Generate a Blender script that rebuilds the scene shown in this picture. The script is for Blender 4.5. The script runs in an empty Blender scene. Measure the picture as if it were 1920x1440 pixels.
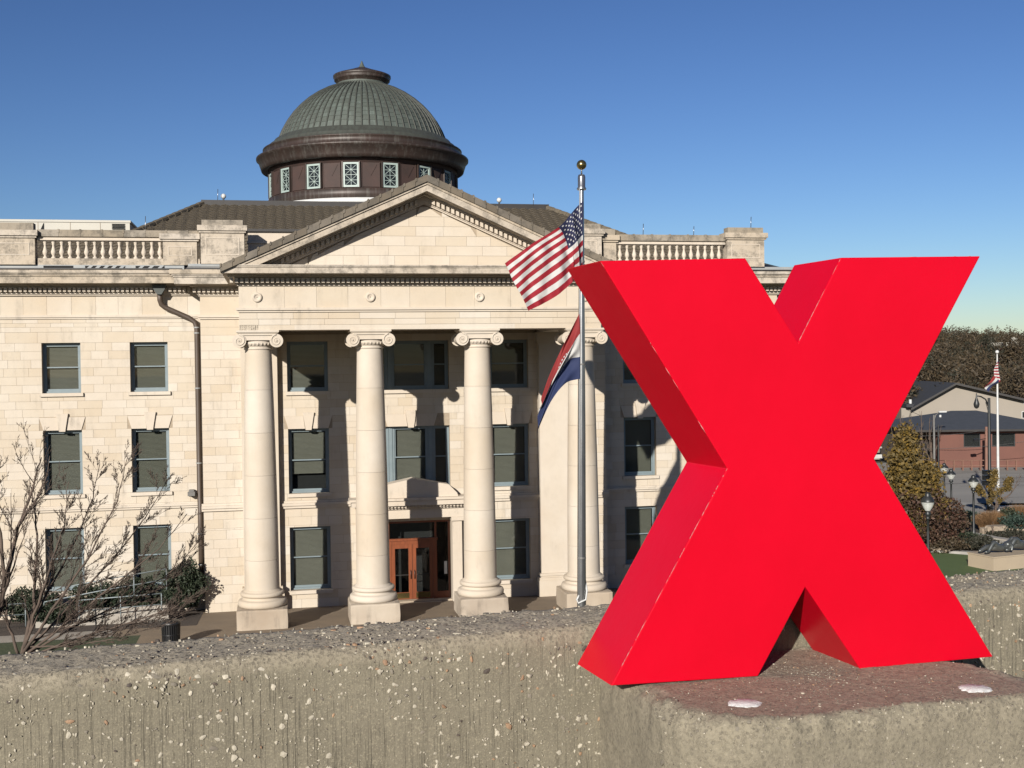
import bpy, bmesh, math, random
import numpy as np
from mathutils import Vector, Matrix, noise
R_ = math.radians
PI = math.pi
rnd = random.Random(7)
S = bpy.context.scene

# ------------------------------------------------------------------ camera, sky, sun, exposure
YAW, PITCH, ROLL = .1949, -.0144, -.014
CAM = Vector((-5.92, -48.93, 10.38))
FPX = 2200.0                                   # focal length in pixels of a 1920 wide picture
fw = Vector((math.sin(YAW)*math.cos(PITCH), math.cos(YAW)*math.cos(PITCH), math.sin(PITCH)))
rt = Vector((math.cos(YAW), -math.sin(YAW), 0))
up = rt.cross(fw)
rt, up = math.cos(ROLL)*rt + math.sin(ROLL)*up, -math.sin(ROLL)*rt + math.cos(ROLL)*up
cam_d = bpy.data.cameras.new('camera')
cam_o = bpy.data.objects.new('camera', cam_d)
S.collection.objects.link(cam_o)
M = Matrix((rt, up, -fw)).transposed().to_4x4()
M.translation = CAM
cam_o.matrix_world = M
cam_d.sensor_width = 36
cam_d.lens = FPX/1920*36
cam_d.clip_start = .05
cam_d.clip_end = 6000
S.camera = cam_o

SUN_EL, SUN_AZ = 19.5, 30.0                    # elevation; degrees to the left of the facade's normal
W = bpy.data.worlds.new('World'); S.world = W; W.use_nodes = True
nt = W.node_tree; nt.nodes.clear()
sky = nt.nodes.new('ShaderNodeTexSky'); sky.sky_type = 'NISHITA'; sky.sun_disc = False
sky.sun_elevation = R_(SUN_EL); sky.sun_rotation = R_(180+SUN_AZ)
sky.altitude = 200; sky.air_density = 1.0; sky.dust_density = .22; sky.ozone_density = 2.2
bg = nt.nodes.new('ShaderNodeBackground'); bg.inputs[1].default_value = .068
wo = nt.nodes.new('ShaderNodeOutputWorld')
tint = nt.nodes.new('ShaderNodeMix'); tint.data_type = 'RGBA'; tint.blend_type = 'MULTIPLY'; tint.inputs[0].default_value = 1
tint.inputs[7].default_value = (.398, .422, .500, 1)
gam = nt.nodes.new('ShaderNodeGamma'); gam.inputs[1].default_value = 1.4          # the camera's deeper blue
nt.links.new(sky.outputs[0], tint.inputs[6]); nt.links.new(tint.outputs[2], gam.inputs[0])
nt.links.new(gam.outputs[0], bg.inputs[0]); nt.links.new(bg.outputs[0], wo.inputs[0])
sd = bpy.data.lights.new('sun', 'SUN'); sd.energy = 5.0; sd.angle = R_(.5); sd.color = (1, .945, .86)
so = bpy.data.objects.new('sun', sd); S.collection.objects.link(so)
e, a = R_(SUN_EL), R_(SUN_AZ)
SUNV = Vector((-math.sin(a)*math.cos(e), -math.cos(a)*math.cos(e), math.sin(e)))
so.rotation_euler = SUNV.to_track_quat('Z', 'Y').to_euler(); so.location = (-60, -100, 60)
S.view_settings.view_transform = 'Standard'; S.view_settings.look = 'None'
S.view_settings.exposure = .65; S.view_settings.gamma = 1; S.view_settings.use_curve_mapping = False

def at(u, v, z=0.0):
    """ground point seen at a pixel of the 1920x1440 photograph"""
    d = fw + (u-960)/FPX*rt - (v-720)/FPX*up
    t = (z-CAM.z)/d.z
    return CAM + d*t

def atd(u, v, dist):
    d = fw + (u-960)/FPX*rt - (v-720)/FPX*up
    return CAM + d*dist

# ------------------------------------------------------------------ materials
ALB = .635      # all base colours are written for exposure 0 and scaled to real-world reflectance here
class NT:
    def __init__(s, name):
        s.m = bpy.data.materials.new(name); s.m.use_nodes = True
        s.t = s.m.node_tree; s.b = s.t.nodes['Principled BSDF']; s.out = s.t.nodes['Material Output']
    def n(s, typ, **kw):
        x = s.t.nodes.new(typ)
        for k, v in kw.items():
            if k.startswith('i_'): x.inputs[k[2:].replace('_', ' ')].default_value = v
            elif k[0] == 'I' and k[1:].isdigit(): x.inputs[int(k[1:])].default_value = v
            else: setattr(x, k, v)
        return x
    def l(s, a, b): s.t.links.new(a, b)
    def mix(s, fac, a, b, mode='MIX'):
        x = s.n('ShaderNodeMix', data_type='RGBA', blend_type=mode)
        for sock, v in ((x.inputs[0], fac), (x.inputs[6], a), (x.inputs[7], b)):
            if hasattr(v, 'links'): s.l(v, sock)
            elif isinstance(v, (int, float)): sock.default_value = v
            else: sock.default_value = (*[q*ALB for q in v], 1)
        return x.outputs[2]
    def ramp(s, fac, a, b):
        x = s.n('ShaderNodeMapRange'); x.inputs[1].default_value = a; x.inputs[2].default_value = b
        s.l(fac, x.inputs[0]); return x.outputs[0]
    def math(s, op, a, b=0.0):
        x = s.n('ShaderNodeMath', operation=op)
        for sock, v in ((x.inputs[0], a), (x.inputs[1], b)):
            if hasattr(v, 'links'): s.l(v, sock)
            else: sock.default_value = v
        return x.outputs[0]
    def noise(s, scale, detail=4, rough=.55, vec=None, stretch=None):
        x = s.n('ShaderNodeTexNoise'); x.inputs['Scale'].default_value = scale
        x.inputs['Detail'].default_value = detail; x.inputs['Roughness'].default_value = rough
        v = vec if vec is not None else s.geo
        if stretch:
            mp = s.n('ShaderNodeMapping'); mp.inputs['Scale'].default_value = stretch
            s.l(v, mp.inputs[0]); v = mp.outputs[0]
        s.l(v, x.inputs['Vector']); return x.outputs['Fac']
    @property
    def geo(s):
        if not hasattr(s, '_g'): s._g = s.n('ShaderNodeNewGeometry')
        return s._g.outputs['Position']
    @property
    def obj(s):
        if not hasattr(s, '_o'): s._o = s.n('ShaderNodeTexCoord')
        return s._o.outputs['Object']
    def island(s):
        s.geo
        oi = s.n('ShaderNodeObjectInfo')
        a = s.math('ADD', s._g.outputs['Random Per Island'], oi.outputs['Random'])
        return s.math('FRACT', a)
    def bump(s, h, strength=.3, dist=.01):
        b = s.n('ShaderNodeBump'); b.inputs['Strength'].default_value = strength
        b.inputs['Distance'].default_value = dist
        s.l(h, b.inputs['Height']); s.l(b.outputs[0], s.b.inputs['Normal'])
    def color(s, c): s.l(c, s.b.inputs['Base Color'])

def simple(name, c1, c2=None, scale=3., rough=.7, metal=0., bump=.15, bdist=.01, bscale=None, isl=0., stretch=None, detail=5):
    t = NT(name); c2 = c2 or tuple(x*.8 for x in c1)
    nz = t.noise(scale, detail, stretch=stretch)
    col = t.mix(t.ramp(nz, .3, .7), c1, c2)
    if isl:
        hs = t.n('ShaderNodeHueSaturation')
        t.l(t.math('ADD', t.math('MULTIPLY', t.island(), isl), 1-isl/2), hs.inputs['Value'])
        t.l(col, hs.inputs['Color']); col = hs.outputs[0]
    t.color(col)
    t.b.inputs['Roughness'].default_value = rough; t.b.inputs['Metallic'].default_value = metal
    if bump: t.bump(t.noise(bscale or scale*4, 4), bump, bdist)
    return t.m

def stone_mat(name, base, isl=.16, dirt=.35, streak=.5, warm=(.50, .40, .285), top=False):
    t = NT(name)
    n1 = t.noise(.35, 5); n2 = t.noise(3.0, 6, .65)
    col = t.mix(t.ramp(n1, .35, .68), base, warm)
    if isl:
        hs = t.n('ShaderNodeHueSaturation'); i = t.island()
        t.l(t.math('ADD', t.math('MULTIPLY', i, isl), 1-isl*.62), hs.inputs['Value'])
        t.l(t.math('ADD', t.math('MULTIPLY', i, -3.5*min(isl, .1)), 1+1.7*min(isl, .1)), hs.inputs['Saturation'])
        t.l(col, hs.inputs['Color']); col = hs.outputs[0]
    col = t.mix(t.math('MULTIPLY', t.ramp(n2, .45, .8), .22), col, tuple(x*.72 for x in base))
    if dirt:                                   # grey weathering, in patches and in runs down the stone
        st = t.noise(1.1, 6, .7, stretch=(2.2, 2.2, .35)); pt = t.noise(.8, 6, .7)
        f = t.math('MULTIPLY', t.ramp(st, .5, .68), t.ramp(pt, .46, .62))
        col = t.mix(t.math('MULTIPLY', f, dirt), col, (.10, .088, .072))
    if top:                                    # soot and lichen on weathered cornices
        f = t.ramp(t.noise(1.6, 8, .75), .47, .62)
        col = t.mix(t.math('MULTIPLY', f, .62), col, (.085, .075, .06))
        f = t.ramp(t.noise(9, 6, .8, stretch=(1, 1, .4)), .55, .7)
        col = t.mix(t.math('MULTIPLY', f, .4), col, (.12, .105, .085))
    t.color(col); t.b.inputs['Roughness'].default_value = .85
    t.bump(t.noise(14, 6, .6), .25, .012)
    return t.m

MAT = {}
MAT['stone'] = stone_mat('limestone_blocks', (.70, .615, .50), isl=.09, dirt=.25, warm=(.65, .545, .42))
MAT['mortar'] = simple('mortar', (.46, .37, .27), scale=6, rough=.9)
MAT['trim'] = stone_mat('limestone_trim', (.71, .625, .515), isl=0, dirt=.5, warm=(.65, .55, .44))
MAT['column'] = stone_mat('limestone_column', (.70, .615, .51), isl=.03, dirt=.12, warm=(.62, .52, .40))
MAT['plinth'] = stone_mat('limestone_plinth', (.60, .51, .40), isl=.08, dirt=.5, warm=(.42, .33, .24))
MAT['cornice'] = stone_mat('weathered_cornice', (.63, .545, .44), isl=.10, dirt=.6, top=True, warm=(.55, .46, .355))
MAT['rail_coping'] = stone_mat('weathered_rail_coping', (.42, .36, .28), isl=.2, dirt=.7, top=True, warm=(.34, .285, .215))
MAT['coping'] = stone_mat('dark_coping', (.23, .19, .14), isl=.25, warm=(.17, .14, .105), dirt=.7, top=True)
MAT['soffit'] = simple('portico_ceiling', (.42, .36, .28), rough=.9)
MAT['frame'] = simple('painted_window_frame', (.20, .255, .275), (.235, .29, .31), rough=.45, bump=0)
MAT['blind'] = simple('window_blind', (.165, .158, .13), (.145, .138, .114), rough=.8, bump=0, scale=1)
MAT['blind2'] = simple('window_blind_dark', (.125, .12, .095), (.14, .135, .108), rough=.8, bump=0, scale=1)
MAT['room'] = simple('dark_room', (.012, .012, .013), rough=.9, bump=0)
MAT['copper_green'] = None
MAT['brown_pipe'] = simple('brown_downspout', (.075, .052, .036), (.10, .07, .05), rough=.55, scale=2)
MAT['gutter_green'] = simple('verdigris_gutter_head', (.07, .085, .075), (.05, .055, .05), rough=.6, scale=6)
MAT['gutter_metal'] = simple('lead_grey_gutter', (.30, .32, .33), (.38, .38, .36), rough=.5, scale=2)
MAT['black'] = simple('black_paint', (.012, .012, .013), (.02, .02, .02), rough=.4, bump=0)
MAT['iron'] = simple('dark_iron', (.018, .02, .02), (.03, .032, .032), rough=.45)
MAT['white'] = simple('white_paint', (.72, .72, .70), (.62, .62, .6), rough=.5)
MAT['steel'] = simple('brushed_pole', (.52, .52, .52), (.36, .36, .37), rough=.26, metal=.85, scale=2, stretch=(4, 4, .7), bump=.1)
MAT['gold'] = simple('dull_gold_ball', (.42, .33, .13), (.30, .24, .11), rough=.25, metal=.9, bump=0)
MAT['tile'] = simple('brown_roof_tile', (.18, .145, .098), (.11, .09, .064), scale=5, rough=.75, isl=.3)
MAT['dark_metal'] = simple('dark_brown_flashing', (.022, .018, .016), (.032, .027, .024), rough=.55)
MAT['paving'] = simple('tan_paving', (.30, .225, .15), (.24, .18, .12), scale=.8, rough=.9, bump=.2)
MAT['paving_dark'] = simple('dark_joint_paving', (.19, .155, .115), (.16, .13, .095), scale=.8, rough=.9)  # darker tan for the joint lines in the paving
MAT['walk'] = simple('pale_concrete_walk', (.46, .42, .36), (.38, .34, .29), scale=1.5, rough=.9)
MAT['grass'] = simple('dry_green_grass', (.038, .062, .02), (.06, .075, .025), scale=2.5, rough=.95, bump=.5, bdist=.03, bscale=40)
MAT['lawn'] = simple('mown_lawn', (.085, .135, .032), (.10, .155, .04), scale=.7, rough=.95, bump=.5, bdist=.02, bscale=30)
MAT['soil'] = simple('mulch', (.075, .05, .035), (.05, .035, .025), scale=4, rough=1, bump=.6, bdist=.04)
MAT['earth'] = simple('winter_ground', (.09, .08, .05), (.06, .06, .035), scale=.05, rough=1, bump=.2)
MAT['asphalt'] = simple('old_asphalt', (.31, .29, .26), (.38, .355, .315), scale=.25, rough=.95, stretch=(.15, 1, 1), bump=.1)
MAT['patch'] = simple('asphalt_tar', (.16, .15, .14), rough=.8)
MAT['kerb'] = simple('kerb_concrete', (.44, .42, .38), (.34, .32, .29), scale=2, rough=.9)
MAT['brick'] = simple('red_brick_wall', (.20, .085, .062), (.165, .072, .054), scale=.5, rough=.9)
MAT['slate'] = simple('blue_grey_shingles', (.05, .058, .072), (.066, .074, .09), scale=2, rough=.8, isl=.1)
MAT['dark_roof'] = simple('charcoal_shingles', (.028, .03, .036), (.04, .042, .048), scale=2, rough=.85)
MAT['siding'] = simple('beige_siding', (.36, .315, .26), (.33, .29, .24), scale=.3, rough=.85)
MAT['bark'] = simple('grey_brown_bark', (.15, .105, .078), (.09, .065, .05), scale=6, rough=.9, bump=.4)
MAT['twig'] = simple('grey_brown_twigs', (.13, .09, .066), (.085, .062, .048), scale=4, rough=.85, bump=0)
MAT['wood'] = simple('varnished_door_wood', (.30, .085, .033), (.21, .06, .025), scale=4, rough=.35, stretch=(4, 4, .4), bump=.1)
MAT['bronze'] = simple('dark_bronze', (.16, .17, .165), (.24, .25, .24), rough=.38, metal=.7, scale=5)
MAT['rock'] = simple('buff_boulder', (.42, .34, .25), (.34, .27, .2), scale=3, rough=.9, bump=.6, bdist=.05)
MAT['buff'] = simple('buff_stone_plinth', (.50, .40, .28), (.45, .36, .26), scale=1, rough=.85)
MAT['red_brick_paving'] = simple('brick_plaza', (.12, .062, .055), (.09, .05, .045), scale=4, rough=.9)
MAT['rusty'] = simple('brown_guard_rail', (.26, .13, .09), (.2, .1, .07), rough=.7)
MAT['yellow'] = simple('yellow_sign', (.8, .38, .02), rough=.5, bump=0)
MAT['galv'] = simple('galvanised_post', (.22, .21, .195), (.17, .165, .155), rough=.6, metal=.3)
MAT['panel'] = simple('cream_rooftop_panels', (.60, .57, .49), (.55, .52, .45), scale=.7, rough=.6, bump=0)

def leafmat(name, c1, c2, c3=None):
    t = NT(name); i = t.island()
    c = t.mix(i, c1, c2)
    if c3: c = t.mix(t.ramp(t.math('FRACT', t.math('MULTIPLY', i, 7.3)), .7, .9), c, c3)
    t.color(c); t.b.inputs['Roughness'].default_value = .7
    tr = t.n('ShaderNodeBsdfTranslucent'); t.l(c, tr.inputs[0])
    mx = t.n('ShaderNodeMixShader'); mx.inputs[0].default_value = .2
    t.l(t.b.outputs[0], mx.inputs[1]); t.l(tr.outputs[0], mx.inputs[2]); t.l(mx.outputs[0], t.out.inputs[0])
    return t.m
MAT['leaf_yellow'] = leafmat('yellow_green_leaves', (.20, .13, .025), (.11, .082, .028), (.30, .185, .03))
MAT['leaf_red'] = leafmat('russet_leaves', (.10, .04, .025), (.055, .04, .02), (.16, .085, .05))
MAT['leaf_dark'] = leafmat('evergreen_leaves', (.02, .034, .014), (.034, .05, .022), (.07, .085, .05))
MAT['leaf_spruce'] = leafmat('blue_green_needles', (.03, .062, .045), (.05, .085, .06))
MAT['leaf_tan'] = leafmat('tan_grass_blades', (.27, .15, .065), (.20, .11, .05), (.33, .2, .1))
MAT['leaf_wood'] = leafmat('autumn_wood', (.088, .060, .030), (.056, .042, .021), (.118, .078, .036))
MAT['leaf_wood2'] = leafmat('evergreen_wood', (.036, .038, .02), (.046, .042, .025))
MAT['leaf_ochre'] = leafmat('ochre_wood', (.11, .075, .028), (.08, .06, .03))

def glass_mat():
    t = NT('window_glass')
    tr = t.n('ShaderNodeBsdfTransparent'); tr.inputs[0].default_value = (.9, .92, .91, 1)
    gl = t.n('ShaderNodeBsdfGlossy'); gl.inputs['Roughness'].default_value = .02
    fr = t.n('ShaderNodeFresnel'); fr.inputs[0].default_value = 1.33
    f = t.math('ADD', fr.outputs[0], .0)
    mx = t.n('ShaderNodeMixShader'); t.l(f, mx.inputs[0]); t.l(tr.outputs[0], mx.inputs[1]); t.l(gl.outputs[0], mx.inputs[2])
    t.l(mx.outputs[0], t.out.inputs[0]); return t.m
MAT['glass'] = glass_mat()
def lampglass():
    t = NT('frosted_lamp_globe')
    t.b.inputs['Base Color'].default_value = (.55, .56, .52, 1); t.b.inputs['Roughness'].default_value = .25
    tr = t.n('ShaderNodeBsdfTransparent'); mx = t.n('ShaderNodeMixShader'); mx.inputs[0].default_value = .45
    t.l(t.b.outputs[0], mx.inputs[1]); t.l(tr.outputs[0], mx.inputs[2]); t.l(mx.outputs[0], t.out.inputs[0]); return t.m
MAT['lampglass'] = lampglass()

def dome_copper():
    t = NT('dome_verdigris')
    n = t.noise(.7, 6, .65); n2 = t.noise(2.5, 6, .7, stretch=(1, 1, .3))
    c = t.mix(t.ramp(n, .3, .7), (.145, .178, .155), (.10, .115, .10))
    c = t.mix(t.math('MULTIPLY', t.ramp(n2, .48, .7), .75), c, (.20, .24, .21))
    c = t.mix(t.math('MULTIPLY', t.island(), .6), c, (.085, .095, .078))
    t.color(c); t.b.inputs['Roughness'].default_value = .62; t.b.inputs['Metallic'].default_value = .15
    t.bump(t.noise(6, 4), .2, .02); return t.m
MAT['verdigris'] = dome_copper()
MAT['verdigris_dark'] = simple('dark_grey_green_copper', (.075, .085, .07), (.055, .055, .046), rough=.6, scale=1.5, stretch=(3, 3, .4))
def brown_copper():
    t = NT('brown_copper')
    n = t.noise(1.5, 6, .7, stretch=(3, 3, .25)); n2 = t.noise(.6, 4)
    c = t.mix(t.ramp(n2, .35, .7), (.06, .036, .028), (.045, .034, .028))
    c = t.mix(t.math('MULTIPLY', t.ramp(n, .5, .68), .55), c, (.17, .16, .14))
    t.color(c); t.b.inputs['Roughness'].default_value = .5; t.b.inputs['Metallic'].default_value = .2
    t.bump(t.noise(6, 4), .2, .02); return t.m
MAT['brown_copper'] = brown_copper()
MAT['drum_panel'] = simple('maroon_copper_panel', (.070, .036, .028), (.048, .028, .023), rough=.75, scale=1.2, metal=.1)

# ------------------------------------------------------------------ mesh helpers
COL = S.collection
class MB:
    def __init__(s): s.v = []; s.f = []; s.sm = []
    def add(s, vs, fs, smooth=False):
        o = len(s.v); s.v += [tuple(p) for p in vs]
        s.f += [tuple(i+o for i in f) for f in fs]; s.sm += [smooth]*len(fs); return s
    def box(s, x0, x1, y0, y1, z0, z1):
        return s.add([(x0,y0,z0),(x1,y0,z0),(x1,y1,z0),(x0,y1,z0),(x0,y0,z1),(x1,y0,z1),(x1,y1,z1),(x0,y1,z1)],
                     [(0,3,2,1),(4,5,6,7),(0,1,5,4),(1,2,6,5),(2,3,7,6),(3,0,4,7)])
    def obox(s, o, ax, ay, az):
        o, ax, ay, az = map(Vector, (o, ax, ay, az))
        vs = [o, o+ax, o+ax+ay, o+ay, o+az, o+ax+az, o+ax+ay+az, o+ay+az]
        fs = [(0,3,2,1),(4,5,6,7),(0,1,5,4),(1,2,6,5),(2,3,7,6),(3,0,4,7)]
        if ax.cross(ay).dot(az) < 0: fs = [f[::-1] for f in fs]
        return s.add(vs, fs)
    def prism(s, poly, y0, y1, plane='xz', smooth=False):
        """poly extruded; xz: points (x,z) between y0,y1; xy: points (x,y) between z0,z1; yz: (y,z) between x0,x1"""
        n = len(poly)
        f3 = {'xz': lambda p, t: (p[0], t, p[1]), 'xy': lambda p, t: (p[0], p[1], t), 'yz': lambda p, t: (t, p[0], p[1])}[plane]
        vs = [f3(p, y0) for p in poly]+[f3(p, y1) for p in poly]
        fs = [tuple(range(n)), tuple(range(2*n-1, n-1, -1))]+[(i, i+n, (i+1) % n+n, (i+1) % n) for i in range(n)]
        ar = sum(poly[i][0]*poly[(i+1) % n][1]-poly[(i+1) % n][0]*poly[i][1] for i in range(n))
        flip = (ar < 0) ^ (plane == 'xy') ^ (y1 < y0)
        if plane == 'yz': flip = not flip
        if flip: fs = [f[::-1] for f in fs]
        return s.add(vs, fs, smooth)
    def lathe(s, prof, cx=0, cy=0, n=32, a0=0, smooth=True, caps=True):
        k = len(prof); vs = []; fs = []
        for r, z in prof:
            for i in range(n):
                t = a0+2*PI*i/n; vs.append((cx+r*math.cos(t), cy+r*math.sin(t), z))
        for j in range(k-1):
            for i in range(n):
                b = j*n; fs.append((b+i, b+(i+1) % n, b+n+(i+1) % n, b+n+i))
        s.add(vs, fs, smooth)
        if caps:
            o = len(s.v); s.v += vs[:n]+vs[-n:]
            s.f += [tuple(o+i for i in range(n-1, -1, -1)), tuple(o+n+i for i in range(n))]; s.sm += [False]*2
        return s
    def tube(s, pts, r, n=8, smooth=True, caps=True):
        pts = [Vector(p) for p in pts]; rr = r if isinstance(r, (list, tuple)) else [r]*len(pts)
        vs = []; fs = []; prev = None
        for i, p in enumerate(pts):
            d = (pts[min(i+1, len(pts)-1)]-pts[max(i-1, 0)]).normalized()
            if prev is None:
                u = d.orthogonal().normalized()
            else:
                u = (prev-d*prev.dot(d)); u = u.normalized() if u.length > 1e-6 else d.orthogonal().normalized()
            prev = u; w = d.cross(u)
            for k in range(n):
                t = 2*PI*k/n; vs.append(p+(u*math.cos(t)+w*math.sin(t))*rr[i])
        for i in range(len(pts)-1):
            for k in range(n):
                fs.append((i*n+k, i*n+(k+1) % n, (i+1)*n+(k+1) % n, (i+1)*n+k))
        if caps: fs += [tuple(range(n-1, -1, -1)), tuple((len(pts)-1)*n+k for k in range(n))]
        return s.add(vs, fs, smooth)
    def ball(s, c, r, n=16, sz=1.0):
        m = n//2; prof = [(max(1e-4, r*math.sin(PI*i/m)), c[2]-r*sz*math.cos(PI*i/m)) for i in range(m+1)]
        return s.lathe(prof, c[0], c[1], n, caps=False)
    def build(s, name, mat, parent=None, loc=None, kind=None, label=None):
        me = bpy.data.meshes.new(name); me.from_pydata([tuple(p) for p in s.v], [], s.f)
        if any(s.sm): me.polygons.foreach_set('use_smooth', s.sm)
        me.materials.append(MAT[mat] if isinstance(mat, str) else mat); me.update()
        o = bpy.data.objects.new(name, me); COL.objects.link(o)
        if parent is not None: o.parent = parent
        if loc: o.location = loc
        if kind: o['kind'] = kind
        if label: o['label'] = label
        return o
def B(*a): return MB().box(*a)
def thing(name, label, cat, loc=(0, 0, 0), rz=0, group=None):
    o = bpy.data.objects.new(name, None); COL.objects.link(o); o.location = loc; o.rotation_euler = (0, 0, rz)
    o.empty_display_size = .2
    return tag(o, label, cat, group)
def tag(o, label, cat, group=None, kind=None):
    o['label'] = label; o['category'] = cat
    if group: o['group'] = group
    if kind: o['kind'] = kind
    return o
def kids(o): return [c for c in bpy.data.objects if c.parent == o]
def copy_tree(o, parent=None, **kw):
    c = o.copy(); COL.objects.link(c)
    if parent is not None: c.parent = parent
    for ch in kids(o): copy_tree(ch, c)
    return c
def leaf_mesh(name, mat, pts, nrm_rand, size, parent=None, kind=None, aspect=1.6, up_bias=0.0, seed=1, label=None):
    """many small leaf quads at the given points"""
    rs = np.random.RandomState(seed); P = np.asarray(pts, float); n = len(P)
    d = rs.normal(size=(n, 3)); d[:, 2] += up_bias; d /= np.linalg.norm(d, axis=1)[:, None]
    q = rs.normal(size=(n, 3)); w = np.cross(d, q); w /= np.linalg.norm(w, axis=1)[:, None]
    sz = size*rs.uniform(.6, 1.35, n)[:, None]
    V = np.stack([P-d*sz*aspect*.5, P+w*sz*.5, P+d*sz*aspect*.5, P-w*sz*.5], 1).reshape(-1, 3)
    me = bpy.data.meshes.new(name); me.vertices.add(4*n); me.vertices.foreach_set('co', V.ravel())
    me.loops.add(4*n); me.loops.foreach_set('vertex_index', np.arange(4*n, dtype=np.int32))
    me.polygons.add(n); me.polygons.foreach_set('loop_start', np.arange(0, 4*n, 4, dtype=np.int32))
    me.polygons.foreach_set('loop_total', np.full(n, 4, dtype=np.int32))
    me.materials.append(MAT[mat]); me.update(calc_edges=True)
    o = bpy.data.objects.new(name, me); COL.objects.link(o)
    if parent is not None: o.parent = parent
    if kind: o['kind'] = kind
    if label: o['label'] = label
    return o
# ------------------------------------------------------------------ ground
def gz(y):
    if y < -1: return 0.0
    if y < 5.5: return -.5*(y+1)/6.5
    return -.5
def sheet(name, mat, xs, ys, zoff=0.0, zf=None, label=None, kind='structure', thick=.0):
    """a sheet of ground that follows gz, xs/ys are grid lines"""
    m = MB(); n = len(xs)
    vs = [(x, y, (zf or gz)(y)+zoff) for y in ys for x in xs]
    fs = [(j*n+i, j*n+i+1, (j+1)*n+i+1, (j+1)*n+i) for j in range(len(ys)-1) for i in range(n-1)]
    m.add(vs, fs); o = m.build(name, mat, kind=kind)
    if label: o['label'] = label
    return o
sheet('ground', 'earth', [-3000, -200, -40, 40, 200, 3000], [-3000, -200, -60, -1, 5.5, 60, 200, 3000], -.03)
sheet('portico_floor', 'paving', [-12.6, -10, 10, 20], [-6.5, -1, 5.5, 6.4], 0)
sheet('walk', 'walk', [-40, -12.65], [-.6, -.2, 1.4], .002)
sheet('grass_strip', 'grass', [-60, -11.5], [-20, -1.0, -.61], .001)
sheet('garden_bed', 'soil', [-40, -9.5], [1.45, 5.5, 6.4], .004)
m = MB()
for x0, x1, y0, y1 in ((-9.55, 9.4, -2.6, -2.56), (-9.62, -9.56, -2.6, 5.0), (-3.4, -3.36, -6, -2.6), (3.4, 3.44, -6, -2.6)):
    m.add([(x0, y0, gz(y0)+.006), (x1, y0, gz(y0)+.006), (x1, y1, gz(y1)+.006), (x0, y1, gz(y1)+.006)], [(0, 1, 2, 3)])
m.build('paving_joint', 'paving_dark', kind='structure')

# ------------------------------------------------------------------ the courthouse
CH = thing('courthouse', 'cream limestone courthouse with columned portico, pediment and green copper dome', 'building')
SW = None
blocks = []
rb = random.Random(11)
def ashlar(x0, x1, z0, z1, y, ops=(), course=.36, lmin=.62, lmax=1.15, proud=.0, mat='stone'):
    zk = sorted({z0, z1, *[o[2] for o in ops if z0 < o[2] < z1], *[o[3] for o in ops if z0 < o[3] < z1]})
    par = 0
    for a, b in zip(zk[:-1], zk[1:]):
        n = max(1, round((b-a)/course)); h = (b-a)/n
        for k in range(n):
            za, zb = a+k*h, a+(k+1)*h; par += 1
            free = [(x0, x1)]
            for o in ops:
                if o[2] < zb-1e-4 and o[3] > za+1e-4:
                    nf = []
                    for f0, f1 in free:
                        if o[1] <= f0 or o[0] >= f1: nf.append((f0, f1)); continue
                        if o[0]-f0 > .02: nf.append((f0, o[0]))
                        if f1-o[1] > .02: nf.append((o[1], f1))
                    free = nf
            for f0, f1 in free:
                x = f0; first = True
                while x < f1-.01:
                    L = rb.uniform(lmin, lmax)
                    if first and par % 2: L *= .55
                    first = False
                    if f1-(x+L) < lmin*.45: L = f1-x
                    blocks.append((x, min(x+L, f1), za, zb, y-proud-rb.uniform(0, .004), mat)); x += L
def slab(x0, x1, z0, z1, y0, y1, ops, mb):
    xk = sorted({x0, x1, *[v for o in ops for v in o[:2] if x0 < v < x1]}); zk = sorted({z0, z1, *[v for o in ops for v in o[2:4] if z0 < v < z1]})
    for a, b in zip(zk[:-1], zk[1:]):
        run = None
        for i, (p, q) in enumerate(zip(xk[:-1], xk[1:])):
            hole = any(o[0] <= (p+q)/2 <= o[1] and o[2] <= (a+b)/2 <= o[3] for o in ops)
            if hole:
                if run is not None: mb.box(run, p, y0, y1, a, b); run = None
            elif run is None: run = p
        if run is not None: mb.box(run, xk[-1], y0, y1, a, b)

WY, PY = 6.3, 5.5
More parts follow.
